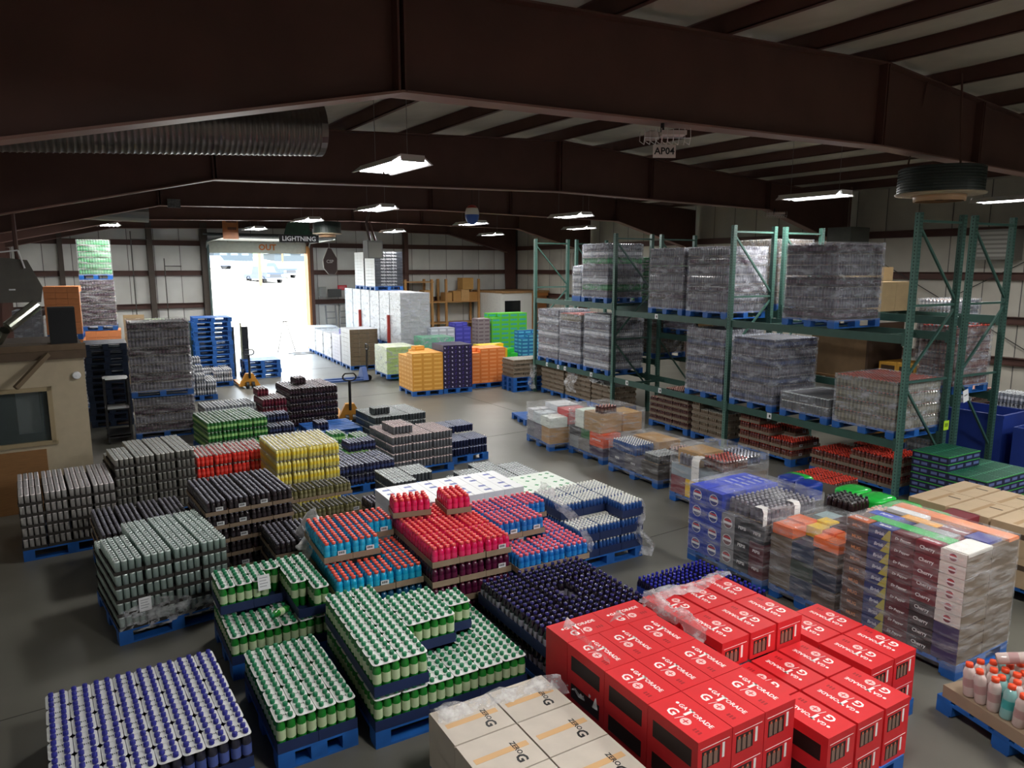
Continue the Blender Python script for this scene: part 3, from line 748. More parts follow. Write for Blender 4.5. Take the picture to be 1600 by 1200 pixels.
pb.box((-.034, -.022, 0), (-.014, .056, .0006), WP); pb.box((-.048, .042, 0), (.0, .056, .0006), WP)
pb.bar((-.03, -.095, 0), (-.014, -.03, 0), .004, WP, .0008)
pb.lathe([(.036, 0), (.036, .0005)], 18, M('#f2c9c6', .5), .03, -.06); pb.box((.008, -.064, .0005), (.052, -.056, .001), REDC); pb.box((.026, -.082, .0005), (.034, -.038, .001), REDC)
pb.lathe([(.012, 0), (.012, .0005)], 10, WP, -.14, .035)
for k in range(3): pb.box((.11 + k * .022, -.085, 0), (.122 + k * .022, -.055, .0005), M('#9c161c', .5))
RED_PRINT = pb.mesh('print')
rz3 = R(3)
cs3, sn3 = math.cos(rz3), math.sin(rz3)
def at3(o, x, y): return (o[0] + x * cs3 - y * sn3, o[1] + x * sn3 + y * cs3)
OL = (2.76, 2.88)
pallet(OL[0], OL[1], 3, .9, 1.60, 'blue pallet under the front red carton pile')
for k in range(3):
    for r in range(3):
        for q in range(3):
            if k < 2 and not (r == 0 or q == 0): continue
            X, Y = at3(OL, q * (RW + .006), r * (RD + .006))
            red_carton(X, Y, .14 + k * RH, rz3, f"red sports drink carton, {layer_word(k, 3)}, {row_word(r, 4)}, {col_word(q, 3)}, front red pile", 'MY')
    for q in range(2):
        if k < 2 and q: continue
        X, Y = at3(OL, q * (RD + .006), 3 * (RD + .006))
        red_carton(X, Y, .14 + k * RH, rz3, f"crosswise red sports drink carton, {layer_word(k, 3)}, back row, {col_word(q, 2)}, front red pile", 'X', 'x')
OR_ = (3.70, 3.66)
pallet(OR_[0], OR_[1] - .92, 3, .93, 1.83, 'blue pallet under the stepped red carton pile')
for k in range(3):
    for r in range(-2, 2):
        for q in range(3):
            if k == 2 and r < 0: continue
            if k == 0 and r > -2 and q: continue
            if k == 1 and r >= 0 and q < 2: continue
            X, Y = at3(OR_, q * .31, r * .455)
            red_carton(X, Y, .14 + k * RH, rz3, f"red sports drink carton, {layer_word(k, 3)}, {row_word(r + 2, 4)}, {col_word(q, 3)}, stepped red pile", 'PY')
OX = (4.72, 3.15)
pallet(OX[0], OX[1], 3, .62, 1.0, 'blue pallet under the low red carton pile')
for k in range(2):
    for r in range(2):
        for q in range(2):
            X, Y = at3(OX, q * .3, r * .46)
            red_carton(X, Y, .14 + k * RH, rz3, f"red sports drink carton, {layer_word(k, 2)}, {row_word(r, 2)}, {col_word(q, 2)}, low red pile", 'PY')
sheet('film_drape', 'clear film bunched over the back corner of the front red pile', 'film', lambda i, j: (2.72 + .85 * i, 4.50 + .05 * math.sin(i * 8) - .14 * j, .60 + .26 * j * (.7 + .3 * math.sin(i * 13)) + .02 * i), 22, 8, LOOSE, amp=.02, seed=11)
sheet('film_drape', 'clear film hanging down the side of the front red pile', 'film', lambda i, j: (2.70 + .11 * j, 4.44 - .62 * i, .46 + .37 * j), 16, 6, LOOSE, amp=.016, seed=12)
sheet('film_drape', 'clear film ridge between the front and stepped red piles', 'film', lambda i, j: (3.62 + .16 * j, 4.55 - .75 * i, .76 + .10 * math.sin(j * 3.1) + .03 * math.sin(i * 12)), 18, 6, LOOSE, amp=.016, seed=13)
sheet('film_drape', 'clear film pulled across the back of the stepped red pile', 'film', lambda i, j: (3.72 + .9 * i, 4.58 + .03 * math.sin(i * 9) - .22 * j * (1 - .5 * i), .815 + .03 * math.sin(j * 3)), 18, 6, LOOSE, amp=.014, seed=14)
# pale cartons with film at the bottom edge
GZ = M('#c9bfb2', .7, noise=.06); TAPE = M('#d2a876', .6)
gzm = box_mesh(.46, .40, .2, GZ, tape=TAPE, name='pale_carton')
for o, r, q, k in cartons('pale_carton', 'pale grey drink carton', 'carton', gzm, .46, .40, .2, (1.66, 3.05), 3, [[2, 2], [2, 2], [2, 2]], 'pale carton pile by six-packs'):
    if k == 1:
        letters('G', .10, BLACK, o, (.31, .09, .2008), TOP_MY, .03); letters('ZERO', .05, BLACK, o, (.33, .24 - .05, .2008), TOP_MY, .02)
sheet('film_drape', 'clear film over the far edge of the pale carton pile', 'film', lambda i, j: (1.62 + 1.0 * i, 4.3 - .22 * j, .50 + .09 * math.sin(j * 3.1) + .02 * math.sin(i * 17)), 20, 6, LOOSE, amp=.014, seed=15)
# orange-capped clear bottles
ORC = M('#e8502c', .4); CL = M('#c9b7b2', .12, 0, .0, coat=.5); CT = M('#7fb0ae', .15, coat=.5)
o = MB(); o.lathe(wide_prof(.045, .27, CL, M('#b08c8a', .3), ORC), 12, CL, ph=.5); OB1 = o.mesh('bottle', True)
o = MB(); o.lathe(wide_prof(.045, .27, CT, M('#3f9a98', .3), ORC), 12, CT, ph=.5); OB2 = o.mesh('bottle', True)
pallet(5.38, 2.05, -10, 1.0, 1.1, 'blue pallet under the orange-capped clear bottles')
bx_ = MB(); bx_.box((0, 0, 0), (.98, 1.05, .1), KRAFT)
tag(ob('cardboard_slip', bx_.mesh('cardboard_slip'), None, (5.39, 2.06, .14), rz=R(-10)), 'brown cardboard layer under the orange-capped clear bottles', 'cardboard')
k = 0
for r in range(9):
    for q in range(9):
        X, Y = 5.46 + q * .098 * math.cos(R(-10)) - r * .1 * math.sin(R(-10)), 2.12 + q * .098 * math.sin(R(-10)) + r * .1 * math.cos(R(-10))
        lean = random.uniform(-.1, .1)
        tag(ob('orange_capped_bottle', OB1 if (q * 7 + r * 3) % 5 else OB2, None, (X, Y, .245), rot=(lean, random.uniform(-.12, .12), 0)), f"orange-capped clear bottle, {row_word(r, 9)}, {col_word(q, 9)}, loose bottle pallet", 'bottle', 'orange-capped bottles on the near pallet')
for k, (X, Y, a) in enumerate(((5.75, 2.82, 40), (6.25, 2.68, -30), (5.85, 2.55, 80), (6.2, 2.45, 10))):
    tag(ob('orange_capped_bottle', OB1, None, (X, Y, .56), rot=(R(76), 0, R(a))), f"orange-capped clear bottle lying flat, {ORD[k]} from the aisle, on the bottle pallet", 'bottle', 'orange-capped bottles on the near pallet')
tag(ob('orange_capped_bottle', OB2, None, (6.06, 2.72, .515)), 'orange-capped teal bottle standing tallest on the loose bottle pallet', 'bottle')

# mixed pallets: printed cartons held by film
def ink(h): return M(h, .5)
def mixed(label, x, y, rot, W, D, top, seed, where, pal=True, wm=None):
    t = thing('mixed_pallet_load', label, 'pallet load', (x, y, 0), R(rot), where)
    if pal: ob('pallet', pallet_mesh(W, D), t)
    ob('stretch_wrap', wrap_mesh(W + .012, D + .012, .08, top, wm or CLEARW, seed=seed, bulge=.016), t, (-.006, -.006, 0))
    return t
def carton(t, a, b, col, word=None, ink_=None, size=.05, face='x', top=None, word2=None, shear=0.0, disc=None, front=None):
    m = box_mesh(b[0] - a[0] - .004, b[1] - a[1] - .004, b[2] - a[2] - .003, ink(col), top=ink(top) if top else None, front=ink(front) if front else None)
    o = ob('carton', m, t, (a[0] + .002, a[1] + .002, a[2]))
    w_, d_, h_ = b[0] - a[0], b[1] - a[1], b[2] - a[2]
    if disc:
        r_ = min(d_, h_) * .34; e = MB(); e.lathe([(r_, 0), (r_, .001)], 16, ink('#e6e6ea')); e.lathe([(r_ * .88, .001), (r_ * .88, .0015)], 16, ink(disc)); e.box((-r_ * .85, -r_ * .2, .0015), (r_ * .85, r_ * .2, .002), ink('#f2f2f2')); e.box((-r_ * .7, r_ * .3, .0015), (r_ * .7, r_ * .6, .002), ink('#c8323c'))
        ob('logo', e.mesh('logo'), o, (-.0008, d_ / 2, h_ / 2), rot=FACE_MX)
    if word:
        if 'x' in face: letters(word, size, ink(ink_ or '#f2f2f2'), o, (-.0012, d_ / 2, h_ * (.5 if not word2 else .68)), FACE_MX, .02, shear=shear)
        if 'x' in face and word2: letters(word2, size * .7, ink(ink_ or '#f2f2f2'), o, (-.0012, d_ / 2, h_ * .3), FACE_MX, .02, shear=shear)
        if 't' in face: letters(word, size * 1.1, ink(ink_ or '#f2f2f2'), o, (w_ / 2, d_ / 2, h_ - .0026), TOP_MY, .02, shear=shear)
    return o
# P3: tall pallet of twelve-packs
t = mixed('tall film-wrapped pallet of printed soda twelve-packs, mostly brown, maroon and white', 6.10, 3.30, 3, .88, 1.12, 1.175, 3, 'mixed pallets in the right aisle')
n, h_ = 9, .113
cols = [('#e2ddd6', 'PEPSI', None, '#f0efec'), ('#6d1d28', 'Cherry', None, '#7a2030'), ('#5d1620', 'Dr Pepper', None, '#6a1a24'), ('#23306e', 'Brisk', '#d8dcea', '#24357a'), ('#5a3a2a', 'MUG', '#d98a4a', '#b8562e')]
for c_, (col, word, ic, tp) in enumerate(cols):
    for k in range(n):
        cc, ww = col, word
        if c_ == 0 and k < 3: cc, ww = '#3a2a5e', 'PEPSI'
        if c_ == 1 and k < 4: cc = '#2a1a1e'
        y0, y1 = c_ * .224, (c_ + 1) * .224
        o = carton(t, (0, y0, .14 + k * h_), (.42, y1, .14 + (k + 1) * h_), cc, ww if c_ else None, ic, .046 if len(word) < 7 else .034, 'x', shear=.2 if c_ in (2, 3) else 0, disc='#7a2030' if c_ == 0 and k >= 3 else None, front='#6b5a46' if c_ == 0 else None)
        if c_ == 3:
            b = MB(); b.prism([(.0, 0), (.09, 0), (.02, h_ - .006), (0, h_ - .006)], -.0008, 0, ink('#b9b24a'), 'x'); ob('print', b.mesh('print'), o, (0, .004, 0))
tops = [('#1fae4a', (.0 + .14, .22, .30, 1.0), None), ('#8f8f92', (.30, .28, .44, .66), None), ('#f0a81c', (.44, .5, .58, .86), None), ('#7a1c26', (.44, .26, .62, .5), 'Dr Pepper'), ('#e9e9ea', (.58, .7, .72, 1.08), None), ('#e98a56', (.70, .0, .88, 1.10), None), ('#2b2a86', (.44, .05, .68, .26), None), ('#4058c0', (.30, .8, .44, 1.1), 'PEPSI'), ('#e7e4de', (.02, .0, .42, .2), None), ('#8c2030', (.0, .24, .14, .44), 'Cherry'), ('#c2602e', (.0, .9, .14, 1.12), 'MUG'), ('#274086', (.0, .66, .14, .88), 'Brisk')]
for col, (x0, y0, x1, y1), word in tops:
    carton(t, (x0, y0, .14 + n * h_ - .035), (x1, y1, .14 + n * h_ + .006), col, word, None, .05, 't')
b = MB(); b.box((.42, .0, .14), (.875, 1.115, .14 + n * h_ - .04), M('#7c6a55', .8)); part('carton_block', b, t)
for k in range(5): carton(t, (.0 + .42, -.002, .14 + k * .2), (.875, .2, .14 + (k + 1) * .2), '#6b5a46')
# P1: royal blue cartons and dark cartons
t = mixed('film-wrapped pallet with royal blue emblem cartons and black cartons below', 5.93, 5.33, 3, .98, 1.14, 1.0, 5, 'mixed pallets in the right aisle')
for k in range(4):
    z0, z1 = .14 + k * .205, .14 + (k + 1) * .205
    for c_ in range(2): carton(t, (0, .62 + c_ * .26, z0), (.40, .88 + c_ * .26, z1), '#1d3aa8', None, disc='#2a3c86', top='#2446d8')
    if k < 3: carton(t, (0, .42, z0), (.40, .62, z1), '#8d8d90', None, disc='#7a4c50')
    if k < 3:
        carton(t, (0, .20, z0), (.40, .42, z1), '#26262a', 'PEPSI', None, .05, 'x'); carton(t, (0, .0, z0), (.40, .20, z1), '#26262a' if k == 2 else '#5a1c26', 'PEPSI', None, .045, 'x')
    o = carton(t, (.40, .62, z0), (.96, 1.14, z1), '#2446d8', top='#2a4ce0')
    if k == 3:
        for q in range(5): letters('PEPSI  PEPSI', .06, ink('#d5dcf4'), o, (.06 + q * .11, .26, .2035), TOP_MY, .01)
b = MB(); b.box((.40, 0, .14), (.97, .62, .75), M('#5c5148', .8)); part('carton_block', b, t)
for i in range(2):
    for j in range(2): ob('bottle_case', layer_mesh('silver', .40, .28, M('#55504c', .6), True), t, (.08 + i * .42, .02 + j * .3, .76), kind='stuff')
for x0, y0, s in ((.02, .05, 3), (.5, .02, 6)):
    b = MB(); b.grid(lambda i, j: (x0 + .10 * i, y0 - .004 if j < .6 else y0 + (j - .6) * .3, .70 + .25 * min(j, .6) / .6), 2, 6, WP); part('paper_strip', b, t, True)
# P2: odd cases under torn film
t = mixed('film-wrapped pallet of odd cases with yellow and orange cartons on top', 6.02, 4.475, 3, .95, .80, .86, 8, 'mixed pallets in the right aisle', wm=CLEARW)
mix = ['#5a4a3c', '#2c3a52', '#6b5c4a', '#1f2a44', '#3c4a40', '#6a6258']
for k in range(3):
    for j in range(3): carton(t, (.0, .0 + j * .27, .14 + k * .19), (.45, .27 + j * .27, .14 + (k + 1) * .19), mix[(k * 3 + j) % 6])
    carton(t, (.45, .04, .14 + k * .19), (.93, .81, .14 + (k + 1) * .19), mix[(k + 2) % 6])
for i, (x0, y0, x1, y1, c_) in enumerate(((.02, .60, .24, .86, '#e8733f'), (.24, .62, .46, .86, '#e8733f'), (.26, .44, .44, .62, '#f2c81e'), (.44, .46, .62, .64, '#f2c81e'), (.05, .08, .22, .24, '#f07022'), (.22, .08, .38, .24, '#f07022'), (.06, .24, .22, .38, '#f07022'), (.22, .25, .4, .4, '#e8601c'), (.4, .1, .6, .3, '#3a1418'), (.4, .3, .58, .44, '#451a20'), (.6, .1, .8, .34, '#451a20'), (.6, .36, .82, .56, '#3a1418'), (.62, .58, .86, .8, '#9db3b6'))):
    carton(t, (x0, max(0, y0 - .05), .715), (x1, y1 - .05, .83 + .02 * (i % 2)), c_, top=c_)
b = MB(); b.box((.0, .0, .6), (.2, .22, .63), KRAFT); part('slip_sheet', b, t)
# bags and bundles behind the mixed pallets
def bundle(label, x, y, z, rot, col, nx, ny, p, h, cap='#1c1c20', cat='bottle pack'):
    t = thing('bottle_pack', label, cat, (x, y, z), R(rot), 'packs behind the mixed pallets')
    u = MB(); f = MB()
    for i in range(nx):
        for j in range(ny): u.lathe(soda_prof(p * .48, h, liq(col), M(col, .3), M(cap, .4)), 8, BLACK, (i + .5) * p, (j + .5) * p, 0, ph=.5)
    part('bottles', u, t, True, 'stuff')
    f.grid(lambda i, j: (nx * p * i, ny * p * j, h * .93 + random.uniform(-.015, .01)), 8, 8, SHRINK); part('shrink_film', f, t, True)
    return t
pallet(7.1, 4.3, 3, 1.1, 2.4, 'blue pallet under the bagged packs behind the mixed pallets')
cb = MB(); cb.box((0, 0, 0), (1.08, 2.36, .56), M('#4a433c', .8)); tag(ob('brown_carton', cb.mesh('brown_carton'), None, (7.11, 4.31, .14), R(3)), 'dark brown carton base under the bagged packs', 'carton')
GB = M('#22c444', .25, coat=.4, noise=.12, scale=14)
def bag(label, x, y, z, W, D, h, m, rot=3, seed=1):
    rn = random.Random(seed); b = MB()
    def fn(i, j):
        a = 2 * math.pi * i; e = .55
        ca, sa = math.cos(a), math.sin(a); q = math.sin(math.pi * j * .5)
        rx = math.copysign(abs(ca) ** e, ca) * W / 2; ry = math.copysign(abs(sa) ** e, sa) * D / 2
        s = 1 - (max(0, j - .5) / .5) ** 3
        return (rx * s, ry * s, h * (1 - (1 - j) ** 2.2))
    b.grid(fn, 18, 7, m)
    return tag(ob('drink_bag', b.mesh('drink_bag', True), None, (x, y, z), R(rot)), label, 'drink pack', 'bagged packs behind the mixed pallets')
for k in range(4):
    bag(f"bright green film pack, {ORD[k]} from the rack post, behind the mixed pallets", 7.72 + .02 * k, 4.62 + k * .34, .70, .42, .33, .16, GB, seed=k)
bag('bright green film pack standing apart near the blue bags', 7.62, 6.35, .70, .30, .34, .16, GB, seed=9)
for k in range(2): bag(('nearer' if k else 'farther') + ' royal blue bag behind the wrapped bottle cases', 7.35, 5.95 + .28 * (1 - k), .70, .30, .27, .22, M('#1c3796', .3, noise=.2, scale=20), seed=20 + k)
bundle('black-capped cola pack beside the green film packs', 7.18, 5.2, .70, 3, '#2a1a1c', 5, 5, .07, .2)
bundle('peach-capped bottle pack in front of the green film packs', 7.2, 4.7, .70, 3, '#c9a492', 4, 5, .07, .17, '#e0a184')
tray = MB(); tray.box((0, 0, 0), (.4, .3, .12), M('#7a2430', .6)); tag(ob('maroon_carton', tray.mesh('maroon_carton'), None, (7.85, 4.35, .70), R(3)), 'maroon carton at the end of the green film packs', 'carton')
# tan cartons by the rack post
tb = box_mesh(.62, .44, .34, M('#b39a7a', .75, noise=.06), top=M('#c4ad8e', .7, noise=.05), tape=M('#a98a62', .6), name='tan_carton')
for o, r, q, k in cartons('tan_carton', 'large tan shipping carton', 'carton', tb, .62, .46, .34, (8.28, 3.35), 3, [[2, 2], [2, 2], [2, 2], [2, 2]], 'tan carton pallet'):
    if k == 1: b = MB(); b.box((.40, .05, .34), (.43, .19, .3408), M('#4a3a2a', .7)); part('stamp', b, o)
    b = MB(); b.box((.1, -.0008, .12), (.26, 0, .2), M('#3f3326', .7)) if k == 1 and r == 0 else b.box((-.0008, .05, .20), (0, .2, .26), M('#4a3a2a', .7)); part('print', b, o)
# navy and green trays
NG = MB(); NG.box((0, 0, 0), (.42, .27, .105), M('#1e2340', .5), {'+z': M('#2a6a52', .5)}); NG.box((-.002, -.002, .098), (.422, .272, .108), M('#46b63c', .5), {'+z': M('#2c7a5c', .5)})
for i in range(6): NG.box((.02 + i * .068, .02, .108), (.036 + i * .068, .25, .112), M('#123c34', .5)); 
for i in range(2): NG.box((.05 + i * .2, -.003, .03), (.19 + i * .2, -.002, .07), M('#5d6a9c', .5)); NG.box((-.003, .03 + i * .12, .03), (-.002, .12 + i * .12, .07), M('#5d6a9c', .5))
cartons('navy_green_tray', 'navy tray with green rim', 'drink tray', NG.mesh('navy_green_tray'), .42, .27, .112, (10.45, 5.50), 2, [[4, 4, 4], [4, 4, 4], [6, 6, 4], [6, 6, 4]], 'navy-green tray pallet')
# ================================================================ pallet rack
YU = [6.68, 10.32, 14.10, 17.92]
HOLE = M('#12302b', .7)
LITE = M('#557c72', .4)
def upright_frame(root, x0, x1, y, h):
    for x in (x0, x1):
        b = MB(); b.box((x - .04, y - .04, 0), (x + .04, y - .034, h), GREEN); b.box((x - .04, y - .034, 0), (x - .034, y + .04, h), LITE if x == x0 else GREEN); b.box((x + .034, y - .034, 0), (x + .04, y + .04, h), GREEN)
        b.box((x - .06, y - .06, 0), (x + .06, y + .06, .01), GREEN)
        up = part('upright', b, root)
        hl = MB()
        n = int(h / .052)
        for k in range(n):
            z = .06 + k * .052
            for dx in (-.016, .016): hl.box((x + dx - .007, y - .0415, z - .011), (x + dx + .007, y - .04, z + .011), HOLE)
            hl.box((x - .0415, y - .006, z - .011), (x - .04, y + .008, z + .011), HOLE)
        part('slots', hl, up, kind='stuff')
    b = MB(); b.bar((x0, y, h - .12), (x1, y, h - .12), .035, GREEN); part('brace', b, root)
    b = MB(); b.bar((x0, y, h - 1.35), (x1, y, h - 1.35), .035, GREEN); part('brace', b, root)
    b = MB(); b.bar((x0, y, h - 2.5), (x1, y, h - 2.5), .035, GREEN); part('brace', b, root)
    for (za, zb) in ((h - .16, h - 1.3), (h - 2.45, h - 1.4), (h - 2.55, h - 3.75)):
        b = MB(); b.bar((x0, y, za), (x1, y, zb), .032, GREEN); part('brace', b, root)
def beam(root, x, y0, y1, z, tags=()):
    b = MB(); b.box((x - .025, y0 + .04, z - .07), (x + .025, y1 - .04, z + .045), GREEN); b.box((x - .025, y0 + .04, z + .045), (x + .005, y1 - .04, z + .06), GREEN)
    for y in (y0 + .045, y1 - .055): b.box((x - .046, y - .012, z - .1), (x - .03, y + .03, z + .1), GREEN)
    o = part('load_beam', b, root)
    for y in tags:
        c = MB(); c.box((x - .0275, y - .05, z - .055), (x - .0255, y + .05, z + .05), WHITE); c.box((x - .0282, y - .03, z - .03), (x - .0275, y + .005, z + .02), BLACK); part('location_tag', c, o)
def rack(name, label, X0, X1, levels, tags, ups=YU, h=4.35, skipbay=()):
    r = thing(name, label, 'pallet rack')
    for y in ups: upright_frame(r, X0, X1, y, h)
    for i, (a, b) in enumerate(zip(ups, ups[1:])):
        for k, z in enumerate(levels[i]):
            beam(r, X0, a, b, z, tags.get((i, k), ())); beam(r, X1, a, b, z)
            for q in range(3):
                y = a + (b - a) * (q + .5) / 3
                c = MB(); c.bar((X0 + .02, y, z - .01), (X1 - .02, y, z - .01), .05, GREEN); part('cross_bar', c, r)
    return r
rack('pallet_rack', 'green steel pallet rack facing the aisle, loaded with wrapped pallets', 10.2, 11.27, {0: (.88, 2.50), 1: (.88, 2.50), 2: (.88, 2.64)}, {(2, 0): (17.2, 16.6, 16.25, 15.0), (1, 0): (13.5, 12.3), (0, 0): (9.2,), (1, 1): (12.5,)})
rack('pallet_rack', 'second green pallet rack standing back to back behind the front rack', 11.57, 12.62, {0: (1.45, 2.72), 1: (1.9, 2.62), 2: (1.2, 2.49)}, {})
# green card on the end frame, white sheet
c = MB(); c.box((0, 0, 0), (.13, .004, .15), M('#b9e02a', .5)); c.box((.03, -.001, .05), (.06, 0, .11), M('#5c7a1c', .5)); c.box((.07, -.001, .05), (.1, 0, .11), M('#5c7a1c', .5)); tag(ob('location_card', c.mesh('location_card'), None, (11.20, 6.625, 1.02)), 'bright yellow-green numbered card on the rear post of the front rack', 'card')
c = MB(); c.box((0, 0, 0), (.14, .003, .2), WHITE); c.box((.03, -.001, .1), (.11, 0, .12), M('#777', .6) if False else M('#777777', .6)); tag(ob('paper_sheet', c.mesh('paper_sheet'), None, (11.66, 6.62, 1.42), rot=(0, R(-14), 0)), 'white paper sheet tied to the front post of the second rack', 'paper')
XL = 10.16
def rl(key, y, z, D, n, label, W=1.06, **k): return wrapped(key, XL, y, z, W, D, n, label, **k)
z1, z2 = .945, 2.565
rl('wht', 16.62, z1, 1.08, 7, 'silvery wrapped bottle load at the far end of the lower shelf', seed=1, extra=['silver', 'wht'])
rl('silver', 15.50, z1, 1.04, 7, 'silvery wrapped bottle load with red tops, middle of the far bay', seed=2, extra=['silver', 'wht', 'silver', 'silver', 'wht', 'silver', 'oliv'], full_top=True)
rl('wht', 14.25, z1, 1.10, 7, 'silvery wrapped bottle load beside the second post, lower shelf', seed=3, extra=['wht', 'silver'])
rl('greenw', 14.36, 2.70, 1.12, 8, 'greenish wrapped load on the upper shelf of the far bay', seed=4, extra=['silver', 'greenw', 'wht', 'silver'])
rl('wht', 15.54, 2.70, .38, 4, 'short pale wrapped stack beside the greenish load on the upper shelf', seed=5, W=.9)
rl('silver', 11.66, z2, 1.12, 7, 'dark silver wrapped load, far one of the upper middle bay', seed=6, extra=['silver', 'plumw', 'silver'])
rl('silver', 10.40, z2, 1.14, 7, 'dark silver wrapped load, near one of the upper middle bay', seed=7, extra=['silver', 'silver', 'plumw'])
rl('silver', 7.95, z2, 1.08, 7, 'large grey wrapped load alone on the upper shelf of the near bay', seed=8, extra=['plumw', 'silver', 'silver'], W=1.15)
rl('silver', 10.40, z1, 1.08, 7, 'blue-grey wrapped bottle load on the lower shelf of the middle bay', seed=9, extra=['silver', 'navy'])
rl('navy', 9.14, z1, 1.06, 7, 'blue-grey wrapped bottle load at the far side of the near bay', seed=10, extra=['navy', 'silver'], W=1.12)
rl('grey', 7.96, z1, 1.0, 2, 'low dark film-covered load between two taller ones, lower shelf', seed=11)
rl('oliv', 6.76, z1, 1.10, 4, 'olive wrapped bottle load with red caps on top at the rack end', seed=12, full_top=True, W=1.15)
# loads on the second rack
XM = 11.62
def rm(key, y, z, D, n, label, **k): return wrapped(key, XM, y, z, 1.0, D, n, label, group='loads on the second rack', **k)
rm('tan', 14.3, 1.27, 1.3, 7, 'amber wrapped load behind the far post of the front rack', seed=21, core=M('#a08a5c', .6))
rm('greenw', 14.3, 2.557, 1.3, 7, 'dark green wrapped load high behind the far bay', seed=22)
rm('tan', 10.5, 2.687, 1.2, 10, 'amber wrapped load high behind the middle post', seed=23, core=M('#b39a62', .6))
rm('pink', 6.8, 1.518, .62, 7, 'red wrapped load behind the near bay of the front rack', seed=24, extra=['redcap', 'pink'])
rm('plumw', 12.9, 1.967, 1.1, 2, 'plum wrapped load low on the second rack', seed=25)
wrapped('wht', 12.95, 7.75, 0, .95, .62, 15, 'tall pale pink wrapped load beyond the second rack', seed=26, group='loads on the second rack', core=M('#c9a99c', .6), extra=['wht'], pal=True)
tc_ = box_mesh(.46, .4, .26, M('#bba277', .75, noise=.06), tape=M('#e0d2b8', .5), name='kraft_carton')
cartons('kraft_carton', 'golden kraft carton', 'carton', tc_, .46, .4, .26, (11.66, 8.25), 0, [[2, 2], [3, 3]], 'high kraft carton pile', z0=2.787, pal=False)
b = MB(); b.box((0, 0, 0), (.95, 1.3, .04), M('#7a5a38', .8)); b.box((0, 0, .04), (.95, .05, 1.06), M('#4a3626', .8)); tag(ob('wooden_crate', b.mesh('wooden_crate'), None, (11.64, 8.35, 1.512)), 'dark wooden crate on the second rack behind the near bay', 'crate')
b = box_mesh(.9, 1.2, .9, M('#7c6244', .8, noise=.1), name='brown_carton')
tag(ob('brown_carton', b, None, (11.66, 8.405, 1.554)), 'big brown carton in the crate behind the near bay', 'carton')
tag(ob('brown_carton', box_mesh(.8, .9, .56, M('#9a7a4e', .8, noise=.1), name='brown_carton'), None, (11.66, 11.9, 1.967)), 'golden brown carton behind the gap in the middle bay', 'carton')
cartons('yellow_emblem_carton', 'yellow emblem carton', 'carton', box_mesh(.3, .34, .2, M('#d9a23a', .6), band=M('#4a3418', .6), name='yellow_emblem_carton'), .3, .34, .2, (11.72, 7.5), 0, [[2, 2], [2, 2]], 'yellow cartons behind rack', z0=1.518, pal=False)
# ---------------------------------------------------------------- stock under the rack
tanf = 'tan trays under far bay'
stack('tan', (10.29, 16.5), 0, [[5, 5], [6, 6], [6, 6], [6, 6], [6, 6]], 'tan trays, far rack bay')
stack('tan', (10.29, 15.2), 0, [[5, 5], [5, 5], [5, 5], [5, 5], [5, 5]], 'tan trays, mid far bay')
stack('tan', (10.29, 14.19), 0, [[4, 4], [4, 4], [4, 4], [4, 4]], 'tan trays by second post')
stack('tan', (9.55, 18.03), 0, [[4, 4, 4], [4, 4, 4], [4, 4, 4]], 'tan trays past rack end', z0=.42)
for k in range(2): pallet(9.55, 18.03, 0, 1.05, .72, ('lower' if k == 0 else 'upper') + ' spare blue pallet under the tan trays past the rack end', z=k * .14)
stack('pink', (10.29, 11.5), 0, [[5, 5], [6, 6], [6, 6], [5, 4], [4, 3]], 'pink-capped trays, middle bay')
stack('tan', (10.29, 10.42), 0, [[4, 4], [4, 4], [4, 5], [5, 5]], 'tan trays, middle post')
stack('redcap', (10.29, 8.75), 0, [[2, 2], [2, 3], [3, 3], [4, 4], [4, 4]], 'red-capped trays, near bay')
stack('redcap', (10.29, 6.80), 0, [[3, 3], [3, 3], [3, 3], [2, 3], [2, 2], [2, 2]], 'red-capped trays, end post')
stack('redcap', (9.15, 7.05), 2, [[1, 1], [1, 1], [1, 1]], 'low red-capped trays, aisle')
sheet('film_drape', 'clear film hanging over the far tan trays under the rack', 'film', lambda i, j: (10.22 + .05 * math.sin(j * 8) - .05 * j, 15.75 + .5 * i, .82 - .55 * j), 10, 8, LOOSE, amp=.012, seed=31)
sheet('film_drape', 'clear film heaped on the tan trays by the second post', 'film', lambda i, j: (10.2 + .45 * j, 14.55 + .7 * i, .70 + .16 * math.sin(j * 3) + .04 * math.sin(i * 9)), 12, 8, LOOSE, amp=.018, seed=32)
sheet('film_drape', 'clear film trailing at the rack end post', 'film', lambda i, j: (9.98 + .2 * i + .04 * math.sin(j * 7), 17.85, .80 - .72 * j), 6, 8, LOOSE, amp=.014, seed=33)
